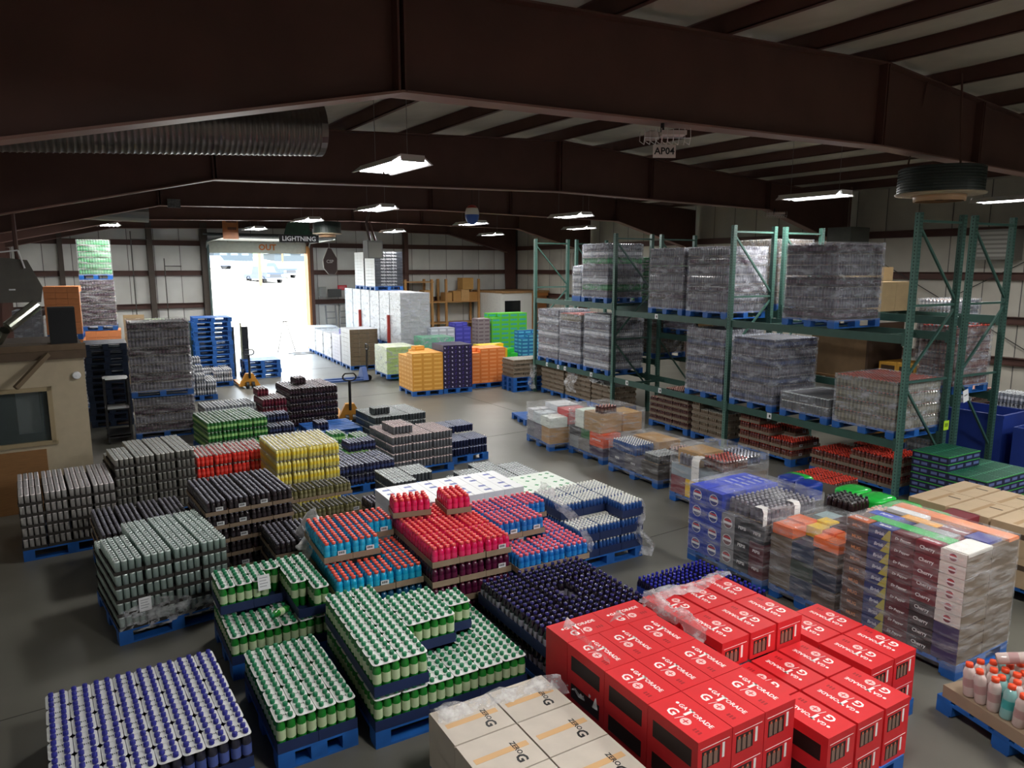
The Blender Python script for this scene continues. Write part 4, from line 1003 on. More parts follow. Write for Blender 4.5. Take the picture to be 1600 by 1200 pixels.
# ---------------------------------------------------------------- mixed pallets along the rack
def aisle(label, x, y, rot, W, D, top, seed, boxes, cases=()):
    t = mixed(label, x, y, rot, W, D, top, seed, 'mixed pallets along the rack')
    for a, b_, col, word, top_ in boxes: carton(t, a, b_, col, word, None, .05, 'x', top=top_)
    for key, a, W_, D_ in cases: ob('bottle_case', layer_mesh(key, W_, D_, M('#55504c', .6), True), t, a, kind='stuff')
    return t
aisle('film-wrapped mixed pallet nearest the far end, white and red tops', 7.02, 11.75, -4, .95, 1.05, .82, 41, [((0, 0, .14), (.45, .35, .46), '#b08a5c', None, None), ((0, .35, .14), (.45, .7, .46), '#6a6472', None, None), ((0, .7, .14), (.45, 1.03, .46), '#5a5a66', None, None), ((.45, 0, .14), (.93, 1.03, .5), '#8a7a66', None, None), ((0, 0, .46), (.4, .4, .66), '#dfe6df', None, '#e8eee8'), ((0, .4, .46), (.4, .75, .68), '#c9d2d8', None, None), ((0, .75, .46), (.4, 1.0, .7), '#d8d8dc', None, None), ((.4, 0, .5), (.9, .45, .78), '#c23a3c', None, '#c8383a'), ((.4, .45, .5), (.9, 1.0, .8), '#c8ccd2', None, '#d5d8da')])
aisle('film-wrapped mixed pallet with an orange carton low on its side', 7.38, 10.45, 2, .95, 1.1, .98, 42, [((0, 0, .3), (.4, .42, .56), '#e0562a', 'GATORADE', None), ((0, 0, .14), (.4, .42, .3), '#3a2a4a', None, None), ((0, .42, .14), (.4, .78, .38), '#7d7a78', None, None), ((0, .78, .14), (.4, 1.08, .38), '#9aa0a4', None, None), ((0, .42, .38), (.4, .7, .56), '#2f6a40', None, None), ((0, .7, .38), (.4, 1.08, .56), '#33363c', None, None), ((0, .1, .56), (.5, .6, .92), '#b08e64', None, '#a88658'), ((0, .62, .56), (.4, .9, .9), '#e4ece4', None, '#d8e8da'), ((.4, 0, .14), (.93, 1.08, .56), '#6b5c4c', None, None), ((.5, .05, .56), (.93, .6, .9), '#a57c4a', None, '#b08848'), ((.4, .62, .56), (.9, 1.05, .74), '#8c7a88', None, None)], (('pink', (.05, .12, .92), .36, .24),))
aisle('film-wrapped mixed pallet with white-capped bottles and grey cartons', 7.34, 8.85, 2, .95, 1.3, .66, 43, [((0, 0, .14), (.4, .42, .40), '#3c3430', None, None), ((0, .42, .14), (.4, .85, .40), '#47424e', 'PEPSI', None), ((0, .85, .14), (.4, 1.28, .42), '#2c2f4e', 'PEPSI', None), ((.4, 0, .14), (.93, 1.28, .44), '#6a5c4e', None, None), ((.45, .5, .44), (.93, 1.2, .62), '#a57c48', None, '#b08850')], (('white', (.02, .6, .40), .42, .64), ('grey', (.02, .02, .40), .46, .36), ('pink', (.5, .04, .44), .38, .3)))
aisle('film-wrapped mixed pallet showing a yellow and a maroon carton low', 7.22, 7.32, 2, .95, 1.05, .88, 44, [((0, .72, .14), (.3, 1.03, .42), '#7a1f2c', None, None), ((0, .40, .14), (.3, .72, .42), '#e9be1c', None, None), ((0, 0, .14), (.3, .4, .42), '#8d8a88', None, None), ((.3, 0, .14), (.93, 1.03, .6), '#6b5c4c', None, None), ((0, 0, .42), (.3, 1.03, .6), '#93a0aa', None, None), ((.1, .55, .6), (.6, 1.0, .82), '#b3884a', None, '#ba8e4c')], (('redcap', (.1, .05, .66), .5, .42), ('silver', (.02, .62, .6), .1, .3), ('navy', (.62, .1, .66), .3, .5)))
b_ = MB(); b_.grid(lambda i, j: (7.20 - .008, 7.75 + .16 * i, .42 + .42 * j) if j < .85 else (7.20 + (j - .85), 7.75 + .16 * i, .79), 2, 8, WP); tag(ob('paper_strip', b_.mesh('paper_strip', True), None), 'white paper strip over the pallet with the yellow carton', 'paper')
pallet(7.72, 14.0, -8, 1.0, .9, 'empty blue pallet on the aisle floor past the wrapped row')
# right-hand corner beyond the racks
TOTE = M('#20398c', .55, noise=.08)
def tote(x, y, z, W, D, h, label, rot=4):
    t = thing('blue_bin', label, 'bin', (x, y, z), R(rot), 'blue bins by the racks')
    b = MB(); b.box((0, 0, .1), (W, D, .14), TOTE)
    for a, c in (((0, 0), (W, .03)), ((0, D - .03), (W, D)), ((0, .03), (.03, D - .03)), ((W - .03, .03), (W, D - .03))): b.box((a[0], a[1], .14), (c[0], c[1], h), TOTE)
    part('shell', b, t); b = MB()
    for x0 in (0, W / 2 - .06, W - .12): b.box((x0, 0, 0), (x0 + .12, D, .1), TOTE)
    part('runner', b, t)
    b = MB(); b.box((-.015, -.015, h - .05), (W + .015, -.0, h), TOTE); b.box((-.015, 0, h - .05), (0, D, h), TOTE); part('rim', b, t)
    return t
tote(12.72, 6.55, 0, .9, 1.0, 1.12, 'lower blue bin half hidden by the second rack')
tote(12.72, 5.35, 0, .9, 1.0, .98, 'wide blue bin beside the navy-green trays')
tote(13.1, 4.7, 0, 1.0, .6, 1.85, 'tall blue bin at the picture edge')
for k, (key, x, y, n, ww) in enumerate((('wht', 14.2, 6.3, 6, 'pale stack past bins'), ('pink', 14.2, 7.9, 8, 'tall pink-capped corner stack'), ('silver', 15.0, 5.2, 9, 'silver corner stack'))): stack(key, (x, y), 4, [[n, n], [n, n], [n, n]], ww)
cartons('yellow_emblem_carton', 'yellow emblem carton', 'carton', box_mesh(.3, .34, .2, M('#d9a23a', .6), band=M('#4a3418', .6), name='yellow_emblem_carton'), .3, .34, .2, (13.05, 8.6), 4, [[5, 4], [5, 5]], 'yellow cartons past racks')
cartons('label_carton', 'white label carton', 'carton', box_mesh(.36, .3, .16, M('#c9ccd0', .6), band=M('#5a6068', .6), name='label_carton'), .36, .3, .16, (13.75, 6.0), 4, [[7, 7], [7, 8]], 'white cartons past bins')
# ================================================================ far half of the hall
def fb(col, W=.40, D=.27, H_=.13, band=None, front=None, name='carton'): return box_mesh(W, D, H_, M(col, .55, noise=.05), band=M(band, .5) if band else None, name=name)
# row of double and triple tier loads by the door
def tower(label, x, y, z, W, D, h, side, front, n, rot=0, wrap=True, pal=True, seed=1, band=None, ny=3):
    t = thing('carton_load', label, 'pallet load', (x, y, z), R(rot), 'carton loads near the loading door')
    zz = 0
    if pal: ob('pallet', pallet_mesh(W, D), t); zz = .14
    lh = (h - zz) / n
    me = box_mesh(W / 3 - .004, D / ny - .004, lh - .004, side, front=front, band=band, name='carton')
    for k in range(n):
        for q in range(3):
            for r in range(ny):
                if r == 0 or q == 0 or k == n - 1: ob('carton', me, t, (q * W / 3 + .002, r * D / ny + .002, zz + k * lh))
    if wrap: ob('stretch_wrap', wrap_mesh(W + .01, D + .01, zz, h + .004, WRAP, seed=seed, nz=8, ns=8), t, (-.005, -.005, 0))
    return t
PALE = M('#dfe3e6', .5, noise=.06); SILV = M('#8d9194', .45, noise=.2, scale=12)
for k in range(6):
    y = 23.3 + k * 1.19
    tower('tall pale wrapped load, upper tier, %s from the aisle end' % ORD[k], 8.02, y, .78, 1.06, 1.12, 1.92, PALE, SILV, 9, seed=50 + k)
    lowc = ['#2fa06a', '#b5452c', '#c9ced2', '#c9ced2', '#d8d8dc', '#d8d8dc', '#d8d8dc'][k]
    tower('low wrapped load, bottom tier, %s from the aisle end' % ORD[k], 8.02, y, 0, 1.06, 1.12, .77, M(lowc, .5, noise=.1), M(lowc, .5, noise=.1), 4, seed=60 + k, wrap=k > 1)
t3 = tower('black printed carton load crowning the pale tower row', 8.0, 26.0, 2.715, 1.08, 1.25, 1.42, M('#e4e8ea', .5), M('#2c3038', .5), 11, seed=70, wrap=False)
for k in range(11): letters('PEPSI PEPSI PEPSI', .085, M('#c9ccd0', .5), t3, (.54, -.004, .2 + k * .1165), FACE_MY, .01)
t3b = tower('white carton load crowning the pale tower row, nearer the door', 8.0, 27.4, 2.715, 1.08, 1.25, 1.42, M('#e4e8ea', .5), M('#2c3038', .5), 11, seed=71, wrap=False)
rp = MB(); rp.box((0, 0, 0), (.09, .09, 1.9), M('#b03326', .5)); tag(ob('guard_post', rp.mesh('guard_post'), None, (7.92, 24.42, 0)), 'red steel post between the pale towers, nearer', 'post'); tag(ob('guard_post', rp.mesh('guard_post'), None, (7.92, 28.0, 0)), 'red steel post between the pale towers, nearer the door', 'post')
# front low row along the drive lane
for k, (h, col) in enumerate(((1.42, '#c9ccd0'), (1.12, '#d6d6e2'), (1.05, '#e4e4e8'), (1.05, '#d8dcde'), (1.1, '#e8ecee'))):
    y = 24.65 + k * 1.36
    tower('pale carton load along the drive lane, %s from the aisle end' % ORD[k], 6.62, y, 0, 1.0, 1.2, h, M(col, .5, noise=.06), M('#6a5a44', .6, noise=.4, scale=20) if k == 0 else M(col, .5), 8, seed=80 + k, wrap=k > 1)
for k in range(4): tag(ob('purple_carton', fb('#3a2ea0', .34, .3, .18, name='purple_carton'), None, (6.75 + (k % 2) * .38, 26.1 + (k // 2) * .2, 1.12 + .0 * k)), 'violet carton, %s, on the second drive-lane load' % ORD[k], 'carton', 'violet cartons')
lm = tower('lime printed carton load parked on the pallet jack', 6.95, 21.6, .08, 1.0, 1.25, 1.0, M('#dfe9c8', .5, noise=.05), M('#9cbf52', .5, noise=.15, scale=15), 7, seed=90)
cartons('violet_carton', 'violet drink carton', 'carton', fb('#4a2080', .3, .28, .13, name='violet_carton'), .3, .28, .13, (7.55, 21.0), 0, [[2, 3, 3], [3, 3, 3]], 'violet cartons by lime load')
tower('emerald wrapped case load in front of the pale towers', 8.35, 21.95, 0, 1.05, 1.0, 1.28, M('#2f9a68', .45, noise=.2, scale=10), M('#2f9a68', .45, noise=.2, scale=10), 7, seed=91)
# orange, purple and tangerine carton blocks
org = fb('#d99a3c', .30, .24, .118, band='#e8b45c', name='amber_carton')
cartons('amber_carton', 'amber drink carton', 'carton', org, .30, .24, .118, (6.74, 18.7), -1, [[9, 9, 9], [9, 9, 9], [8, 9, 9], [8, 9, 9], [8, 9, 9]], 'amber carton block')
tag(ob('amber_carton', org, None, (7.1, 19.4, 1.202), R(10)), 'single amber carton lying on top of the amber block', 'carton')
pp = MB(); pp.box((0, 0, 0), (.218, .3, .124), M('#231a3e', .5)); rn = random.Random(4)
for k in range(5): x, z = rn.uniform(.02, .17), rn.uniform(.015, .085); pp.box((x, -.001, z), (x + rn.uniform(.015, .04), 0, z + rn.uniform(.012, .03)), M('#c9c4d8', .5) if k % 2 else M('#5a46a8', .5))
cartons('indigo_carton', 'dark indigo drink carton', 'carton', pp.mesh('indigo_carton'), .218, .3, .124, (7.68, 18.72), -1, [[10] * 4] * 3, 'indigo carton block')
ta = fb('#e8813c', .28, .26, .115, band='#ef9c62', name='tangerine_carton')
cartons('tangerine_carton', 'tangerine drink carton', 'carton', ta, .28, .26, .115, (8.76, 19.15), 2, [[8, 9, 9, 9], [9, 9, 9, 9], [9, 9, 9, 9]], 'tangerine carton block')
sh = M('#e65a1e', .35, noise=.2, scale=12)
cartons('orange_film_pack', 'orange film pack', 'drink pack', box_mesh(.36, .3, .18, sh, name='orange_film_pack'), .36, .3, .18, (9.95, 19.3), 2, [[2, 2, 2], [2, 2, 2]], 'orange packs past tangerine block')
cartons('green_carton', 'bright green carton', 'carton', fb('#26b83a', .3, .26, .14, name='green_carton'), .3, .26, .14, (11.1, 22.3), 2, [[4, 4, 3], [4, 4, 4]], 'green cartons behind tangerine')
cartons('lime_carton', 'lime green carton', 'carton', fb('#5fc43a', .38, .3, .17, band='#3aa8a0', name='lime_carton'), .38, .3, .17, (11.9, 24.2), 2, [[9, 10, 10, 10], [10, 10, 10, 10]], 'lime carton wall')
cartons('teal_carton', 'teal diamond carton', 'carton', fb('#1f6a9c', .28, .26, .13, band='#5ab0c8', name='teal_carton'), .28, .26, .13, (12.2, 22.4), 2, [[7, 8, 9], [9, 9, 9]], 'teal cartons at rack end')
cartons('grey_carton', 'grey drink carton', 'carton', fb('#a2a6b4', .30, .27, .15, band='#c2c6d2', name='grey_carton'), .30, .27, .15, (8.98, 23.0), 2, [[9] * 3, [9] * 3], 'grey carton block')
cartons('blue_carton', 'indigo blue carton', 'carton', fb('#3a3a9c', .30, .27, .15, band='#5050b4', name='blue_carton'), .30, .27, .15, (9.92, 23.05), 2, [[10, 9], [10, 10]], 'blue carton block')
cartons('blue_carton', 'royal blue carton', 'carton', fb('#3440c4', .30, .27, .15, name='blue_carton'), .30, .27, .15, (8.75, 20.9), 2, [[6, 6, 6], [6, 6, 6]], 'blue cartons behind indigo')
cartons('yellow_carton', 'bright yellow carton', 'carton', fb('#e0c020', .34, .27, .14, name='yellow_carton'), .34, .27, .14, (10.2, 21.6), 2, [[6, 6, 5], [6, 6, 6]], 'yellow cartons behind tangerine')
cartons('speckled_carton', 'speckled grey carton', 'carton', fb('#8d8284', .24, .26, .14, band='#6a5a60', name='speckled_carton'), .24, .26, .14, (11.25, 24.0), 2, [[11, 11], [11, 11]], 'speckled carton column')
# wooden shelf with brown boxes, white booth in the far corner
WOOD = M('#b98a54', .7, noise=.2, scale=4, stretch=(8, 1, 1))
sh = thing('wooden_shelf', 'tall wooden shelving unit with brown boxes at the far wall', 'shelf', tuple(B(14.2, 30.2)), DELTA)
for x in (0, 1.35, 2.1, 3.9):
    for y in (0, .8): b = MB(); b.box((x, y, 0), (x + .1, y + .1, 3.0), WOOD); part('post', b, sh)
for z in (.9, 1.9, 2.85):
    x1 = 1.5 if z > 2.5 else 4.0
    for j in range(4): b = MB(); b.box((0, .02 + j * .22, z), (x1, .22 + j * .22, z + .05), WOOD); part('plank', b, sh)
kb = [box_mesh(.36 + .04 * k, .5, .42 + .06 * (k % 3), M(c, .75, noise=.06), tape=M('#d9c8a2', .5), name='brown_box') for k, c in enumerate(('#c2965c', '#b98a50', '#caa06a', '#b08046'))]
for k in range(4): p_ = B(14.32 + .0 + k * .46, 30.33, 1.952); tag(ob('brown_box', kb[k % 4], None, p_, DELTA), 'brown box on the upper shelf, %s from the pale tower' % ORD[k], 'box', 'boxes on the wooden shelf') if k < 3 else None
for k in range(4): p_ = B(16.35 + k * .44, 30.33, 1.952); tag(ob('brown_box', kb[k % 4], None, p_, DELTA), 'brown box on the long shelf, %s from the shelf post' % ORD[k], 'box', 'boxes on the wooden shelf')
p_ = B(17.3, 30.33, 2.5); tag(ob('brown_box', box_mesh(.6, .5, .55, M('#bd9154', .75, noise=.06), name='brown_box'), None, p_, DELTA), 'big brown box standing on top of the shelf boxes', 'box')
bo = thing('white_booth', 'white plywood booth with a dark window in the far corner', 'booth', tuple(B(18.25, 28.3)), DELTA)
b = MB(); b.box((0, .06, 0), (.06, 2.6, 2.35), M('#dcdcd6', .6, noise=.08)); b.box((0, 0, 0), (.15, .06, 2.35), M('#dcdcd6', .6)); b.box((.15, 0, 0), (1.05, .06, 1.0), M('#dcdcd6', .6)); b.box((.15, 0, 2.0), (1.05, .06, 2.35), M('#dcdcd6', .6)); b.box((1.05, 0, 0), (1.7, .06, 2.35), M('#dcdcd6', .6)); part('wall', b, bo)
b = MB(); b.box((-.02, -.05, 2.35), (2.7, 2.7, 2.45), M('#a07a50', .7, noise=.2)); part('roof', b, bo)
b = MB(); b.box((.15, .02, 1.0), (1.05, .05, 2.0), M('#1b1e20', .15)); part('window', b, bo)
b = MB(); b.box((1.7, .0, 0), (1.76, .06, 2.35), M('#b5763c', .6)); b.box((1.76, .03, .0), (2.6, .06, 2.2), M('#8c5a32', .6, noise=.2, stretch=(6, 1, 1))); b.box((1.7, 0, 2.2), (2.66, .06, 2.35), M('#b5763c', .6)); part('door', b, bo)
# ---------------------------------------------------------------- left side beyond the office
wrapped('silver', -.12, 16.6, 0, 1.18, 1.05, 4, 'dark wrapped bottle load under the tall one', rot=1, seed=101, group='wrapped loads by the pallet stack', extra=['plumw', 'silver'], m=CLEARW)
wrapped('silver', -.14, 16.55, .888, 1.18, 1.05, 8, 'tall dark wrapped bottle load stacked on another', rot=1, seed=102, group='wrapped loads by the pallet stack', extra=['silver', 'plumw', 'silver'], m=CLEARW)
def pallet_pile(n, x, y, rot, W, D, where, m=None, dz=.145, z0=0):
    for k in range(n): pallet(x + random.uniform(-.02, .02), y + random.uniform(-.02, .02), rot + random.uniform(-1.5, 1.5), W, D, ('top' if k == n - 1 else 'bottom' if k == 0 else 'number ' + ORD[k] + ' from below') + ' pallet in the ' + where, z=z0 + k * dz, m=m, group='pallets in the ' + where)
ORD += ['eleventh', 'twelfth', 'thirteenth', 'fourteenth', 'fifteenth']
DKB = M('#1a2b45', .6, noise=.2)
pallet_pile(13, -1.0, 18.3, 2, .85, 1.1, 'dark pallet stack beside the wrapped loads', m=DKB)
pallet_pile(14, 1.62, 23.9, 2, 1.1, 1.1, 'bright blue pallet stack by the door')
pallet_pile(4, 3.08, 24.2, 2, 1.12, 1.0, 'short blue pallet stack on the drive lane')
pallet_pile(2, 3.02, 14.3, 4, 1.04, 1.05, 'low blue pallet pair beside the jack', z0=0)
stack('wht', (-1.45, 20.4), 3, [[8, 8, 8]], 'pale bottle stack behind office', z0=.14)
stack('wht', (1.1, 20.8), 3, [[4, 3, 2], [7, 4, 2], [8, 5, 2]], 'stepped pale bottle stack')
stack('wht', (1.5, 23.0), 3, [[1, 1, 2, 2], [2, 2, 2, 2]], 'low pale bottle pallet')
orb = fb('#d98a56', .26, .22, .16, name='orange_carton')
tower('big orange carton load high behind the office', -1.95, 21.6, 1.72, .78, 1.0, 1.36, M('#d08552', .6, noise=.06), M('#d08552', .6, noise=.06), 8, seed=110, wrap=False, ny=4)
tower('orange carton load under the big orange one', -1.95, 21.6, 0, .78, 1.0, 1.70, M('#d08552', .6, noise=.06), M('#d08552', .6, noise=.06), 8, seed=111, wrap=False, ny=4)
tower('black and white wrapped load at the picture edge behind the office', -2.62, 21.4, 0, .6, 1.0, 2.5, M('#55565c', .5, noise=.5, scale=14), M('#55565c', .5, noise=.6, scale=14), 14, seed=112)
tower('orange carton load at the foot of the green and plum tower', -1.25, 23.4, 0, .92, 1.0, 1.78, M('#d98a56', .6, noise=.06), M('#d98a56', .6, noise=.06), 9, seed=113, wrap=False)
wrapped('plumw', -1.26, 23.45, 1.79, .86, 1.0, 8, 'plum wrapped bottle load in the middle of the tower', seed=114, group='tower by the far wall', core=M('#3a2030', .5), m=CLEARW)
wrapped('greenw', -1.24, 23.5, 3.22, .82, 1.0, 6, 'green wrapped bottle load on top of the tower', seed=115, group='tower by the far wall', core=M('#2a8a4a', .5), m=CLEARW)
tag(ob('tan_board', box_mesh(.55, .05, 2.18, M('#a08a68', .75, noise=.1), name='tan_board'), None, (-.25, 23.9, 0)), 'tan cardboard panel standing behind the dark wrapped load', 'cardboard')
tower('pale green load behind the tan cardboard panel', -.22, 24.1, 0, 1.1, 1.0, 1.98, M('#a9bf86', .5, noise=.06), M('#a9bf86', .5), 8, seed=116)
tower('dark green bin load beside the pale green one', .92, 24.6, 0, .7, .8, 1.85, M('#2a4448', .5), M('#2a4448', .5), 5, seed=117, wrap=False)
# two leaning dark louvre panels by the door
for k, x in enumerate((2.65, 3.08)):
    t = thing('louvre_panel', ('shorter' if k == 0 else 'taller') + ' dark louvred panel standing in the doorway light', 'panel', (x, 24.9, 0), R(3), 'louvred panels by the door')
    b = MB(); b.box((0, 0, 0), (.04, .1, 1.66 + .1 * k), M('#9a9c7c', .6)); part('frame', b, t)
    for q in range(16): b = MB(); b.box((.04, -.01, .85 + q * .05), (.24, .06, .885 + q * .05), M('#23262c', .6)); part('slat', b, t)
    b = MB(); b.box((.04, .03, .85), (.24, .06, 1.64), M('#16181c', .7)); part('backing', b, t)
    b = MB(); b.box((.04, .0, 0), (.24, .05, .85), M('#3a3d40', .6)); part('lower_board', b, t)
# pallet jacks
def jack(label, x, y, rz, col, handle=BLACK, tilt=0.0):
    t = thing('pallet_jack', label, 'pallet jack', (x, y, 0), rz, 'pallet jacks')
    Y_ = M(col, .45, noise=.1)
    for s in (-1, 1): b = MB(); b.box((s * .2 - .08, .15, .05), (s * .2 + .08, 1.3, .11), Y_); part('fork', b, t)
    b = MB(); b.prism([(-.30, .06), (.30, .06), (.10, .44), (-.10, .44)], .0, .16, Y_); part('body', b, t)
    for s in (-1, 1): b = MB(); b.lathe([(.1, -.04), (.1, .04)], 14, BLACK, T=Matrix.Translation((s * .08, -.06, .1)) @ Matrix.Rotation(R(90), 4, 'Y')); part('wheel', b, t)
    b = MB(); b.tube([(0, -.04, .3), (0, -.06 - tilt, 1.0)], .032, handle, 8); h_ = part('handle', b, t)
    b = MB(); y = -.06 - tilt; b.tube([(-.07, y, 1.0), (-.14, y, 1.03), (-.15, y, 1.10), (-.10, y, 1.16), (.10, y, 1.16), (.15, y, 1.10), (.14, y, 1.03), (.07, y, 1.0), (-.07, y, 1.0)], .018, handle, 6); part('grip', b, h_)
    return t
jack('yellow pallet jack with black handle beside the dark purple soda stack', 4.3, 16.2, R(-8), '#c98a2a')
jack('yellow pallet jack standing in front of the short blue pallet stack', 2.95, 22.35, R(2), '#c98a2a')
jack('blue pallet jack parked beside the lime carton load', 6.42, 22.15, R(92), '#2a4a86')
# clutter right of the door
def ladder(label, u, v, lean):
    t = thing('step_ladder', label, 'ladder', tuple(B(u, v)), DELTA, 'ladders by the door')
    A = M('#8d9092', .35, .7)
    for s in (0, .45): b = MB(); b.bar((s, 0, 0), (s + lean, .5, 1.9), .05, A); part('rail', b, t)
    for k in range(6): f = .15 + .14 * k; b = MB(); b.bar((lean * f, .5 * f, 1.9 * f), (.45 + lean * f, .5 * f, 1.9 * f), .035, A); part('rung', b, t)
    return t
ladder('grey aluminium ladder leaning right of the loading door', 10.6, 30.4, .1); ladder('second grey ladder tilted against the wall by the pale tower', 11.2, 30.65, .25)
b = MB(); b.box((0, 0, 0), (.42, .03, .22), M('#d0303a', .5)); b.box((.06, -.002, .05), (.36, 0, .17), M('#e8747c', .5)); tag(ob('exit_sign', b.mesh('exit_sign'), None, B(11.35, 31.05, 2.55), DELTA), 'small red sign on the wall right of the loading door', 'sign')
b = MB(); b.box((0, 0, 0), (.3, .12, .4), M('#8a8c88', .5)); b.box((.4, .02, -.05), (1.0, .1, .3), M('#4a4a48', .6)); tag(ob('electrical_box', b.mesh('electrical_box'), None, B(10.5, 31.0, 2.3), DELTA), 'grey electrical box on the wall right of the loading door', 'electrical box')
t = thing('sawhorse', 'thin grey trestle standing in the open doorway', 'trestle', tuple(B(8.75, 30.6)), DELTA)
for a, c in (((-.3, 0, 0), (0, 0, 1.3)), ((.45, 0, 0), (.1, 0, 1.3))): b = MB(); b.bar(a, c, .03, M('#8a8482', .5)); part('leg', b, t)
b = MB(); b.bar((-.05, 0, 1.3), (.2, 0, 1.3), .05, M('#8a8482', .5)); part('top_rail', b, t)
for k in range(2): b = MB(); b.box((0, 0, 0), (1.1, .06, .03), M('#77787a', .4)); tag(ob('steel_bar', b.mesh('steel_bar'), None, B(8.7 + .05 * k, 29.9 - .5 * k, 0), DELTA), ('farther' if k == 0 else 'nearer') + ' steel bar lying on the floor by the doorway', 'bar')
# ---------------------------------------------------------------- outside
def truck(label, u, v, rz, col):
    t = thing('pickup_truck', label, 'truck', tuple(B(u, v, out_z(v))), rz, 'vehicles outside')
    c = M(col, .3); g = M('#5c6c7c', .1)
    b = MB(); b.box((-.95, 0, .45), (.95, 5.2, .95), c); b.box((-.9, .0, .95), (.9, 1.4, 1.12), c); part('body', b, t)
    b = MB(); b.prism([(1.3, .95), (1.9, 1.75), (3.2, 1.75), (3.6, .95)], -.85, .85, c, 'x'); part('cab', b, t)
    b = MB(); b.prism([(1.42, 1.12), (1.82, 1.66), (1.80, 1.68), (1.36, 1.12)], -.75, .75, g, 'x'); part('windshield', b, t)
    b = MB(); b.box((-.6, -.02, .6), (.6, 0, .92), M('#2a2c30', .4)); part('grille', b, t)
    b = MB(); b.box((-.98, -.1, .4), (.98, .0, .56), M('#b9bcc0', .3, .6)); part('bumper', b, t)
    for x in (-.8, .8): b = MB(); b.box((x - .14, -.03, .7), (x + .14, 0, .9), M('#e8ecf0', .2)); part('headlight', b, t)
    for x in (-.95, .95):
        for y in (.9, 4.1): b = MB(); b.lathe([(.38, -.12), (.38, .12)], 18, BLACK, T=Matrix.Translation((x * .93, y, .36)) @ Matrix.Rotation(R(90), 4, 'Y')); part('wheel', b, t)
    return t
truck('white pickup truck parked outside facing the loading door', 20.9, 75, DELTA + R(12), '#26344a')  # white truck, its paint darkened to stay visible in the blown-out daylight
truck('second white pickup parked beyond the first one', 24.6, 82, DELTA + R(20), '#2c3a4c')  # also a white truck; dark colour offsets the overexposed daylight
truck('dark pickup far across the yard', 22.4, 100, DELTA + R(60), '#6a7a94')
b = MB(); b.lathe([(.16, 0), (.11, 9)], 10, M('#6a4a38', .8)); tag(ob('utility_pole', b.mesh('utility_pole'), None, B(18.6, 72, out_z(72))), 'brown wooden utility pole outside the loading door', 'pole')
t = thing('round_tree', 'small round green tree beyond the parked trucks', 'tree', tuple(B(28.9, 100, out_z(100))))
b = MB(); b.lathe([(.16, 0), (.1, 2.4)], 8, M('#6a5038', .9)); part('trunk', b, t)
b = MB(); rn = random.Random(3)
for k in range(420):
    a, e, r = rn.uniform(0, 6.28), math.asin(rn.uniform(-1, 1)), rn.uniform(.6, 1.0) * .85
    p = Vector((r * math.cos(a) * math.cos(e), r * math.sin(a) * math.cos(e), 3.2 + r * 1.15 * math.sin(e)))
    q = Vector((rn.uniform(-1, 1), rn.uniform(-1, 1), rn.uniform(-1, 1))).normalized() * .12; s = q.cross(Vector((.3, .5, .8))).normalized() * .09
    o_ = len(b.v); b.v += [tuple(p - q), tuple(p + s), tuple(p + q), tuple(p - s)]; b.face((o_, o_ + 1, o_ + 2, o_ + 3), M('#4a6a2a', .8))
part('crown', b, t, kind='stuff')
for k, (u, v, W, D, h, c) in enumerate(((16, 122, 7, 6, 1.6, '#2a3640'), (24.5, 122, 6, 6, 1.6, '#28343c'), (34, 122, 10, 7, 1.4, '#2e383e'))):
    t = thing('low_building', ('leftmost' if k == 0 else 'middle' if k == 1 else 'rightmost') + ' low building across the yard', 'building', tuple(B(u, v, out_z(v) - .1)), DELTA, 'buildings across the yard')
    b = MB(); b.box((0, 0, 0), (W, D, h), M(c, .7)); part('walls', b, t)
    b = MB(); b.prism([(-.3, h), (W + .3, h), (W / 2, h + .5)], -.3, D + .3, M('#8a9298', .6)); part('roof', b, t)
    for q in range(3): b = MB(); b.box((W * (.15 + .28 * q), -.03, 1.0), (W * (.15 + .28 * q) + 1.1, 0, 2.1), M('#4a5a66', .2)); part('window', b, t)
# ================================================================ office, hung equipment, lamps
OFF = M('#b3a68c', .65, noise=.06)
OV = 12.4
of = thing('office_booth', 'beige office booth with a window against the dark wall', 'office', tuple(B(0, OV)), DELTA)
b = MB(); u0, u1 = UL + .25, .56
b.box((u0, 0, 0), (u1, .1, 1.0), OFF); b.box((u0, 0, 1.84), (u1, .1, 2.24), OFF); b.box((.06, 0, 1.0), (u1, .1, 1.84), OFF); b.box((u0, 0, 1.0), (u0 + .06, .1, 1.84), OFF)
b.box((u1 - .1, .1, 0), (u1, 2.6, 2.24), OFF); part('wall', b, of)
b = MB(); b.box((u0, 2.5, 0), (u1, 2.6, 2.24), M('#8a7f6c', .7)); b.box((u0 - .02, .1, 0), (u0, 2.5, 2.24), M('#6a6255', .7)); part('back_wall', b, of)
b = MB(); b.box((u0, -.06, 2.24), (u1 + .04, 2.66, 2.36), M('#5a4a3a', .8, noise=.15)); part('roof', b, of)
fr = MB()
for a, c in (((u0 + .02, 1.78), (.12, 1.84)), ((u0 + .02, .98), (.14, 1.04)), ((.06, 1.0), (.12, 1.84))): fr.box((a[0], -.03, a[1]), (c[0], .02, c[1]), M('#9c8c6c', .6))
wn = part('window_frame', fr, of)
b = MB(); b.box((u0 + .06, .03, 1.04), (.06, .036, 1.78), film('office_glass', .12, .16, (1, 1, 1), '#8a9a9a', .05)); part('pane', b, wn)
b = MB(); b.box((u0, -.03, 0), (-.02, 0, .92), M('#8a6238', .7, noise=.12, stretch=(1, 1, 8))); part('plywood_sheet', b, of)
b = MB(); b.box((-.35, .9, 1.0), (-.05, 1.3, 1.8), M('#b9c0c0', .5)); b.box((-.02, .7, 1.0), (.0, 1.2, 1.75), M('#6a6a66', .5)); part('cabinet', b, of)
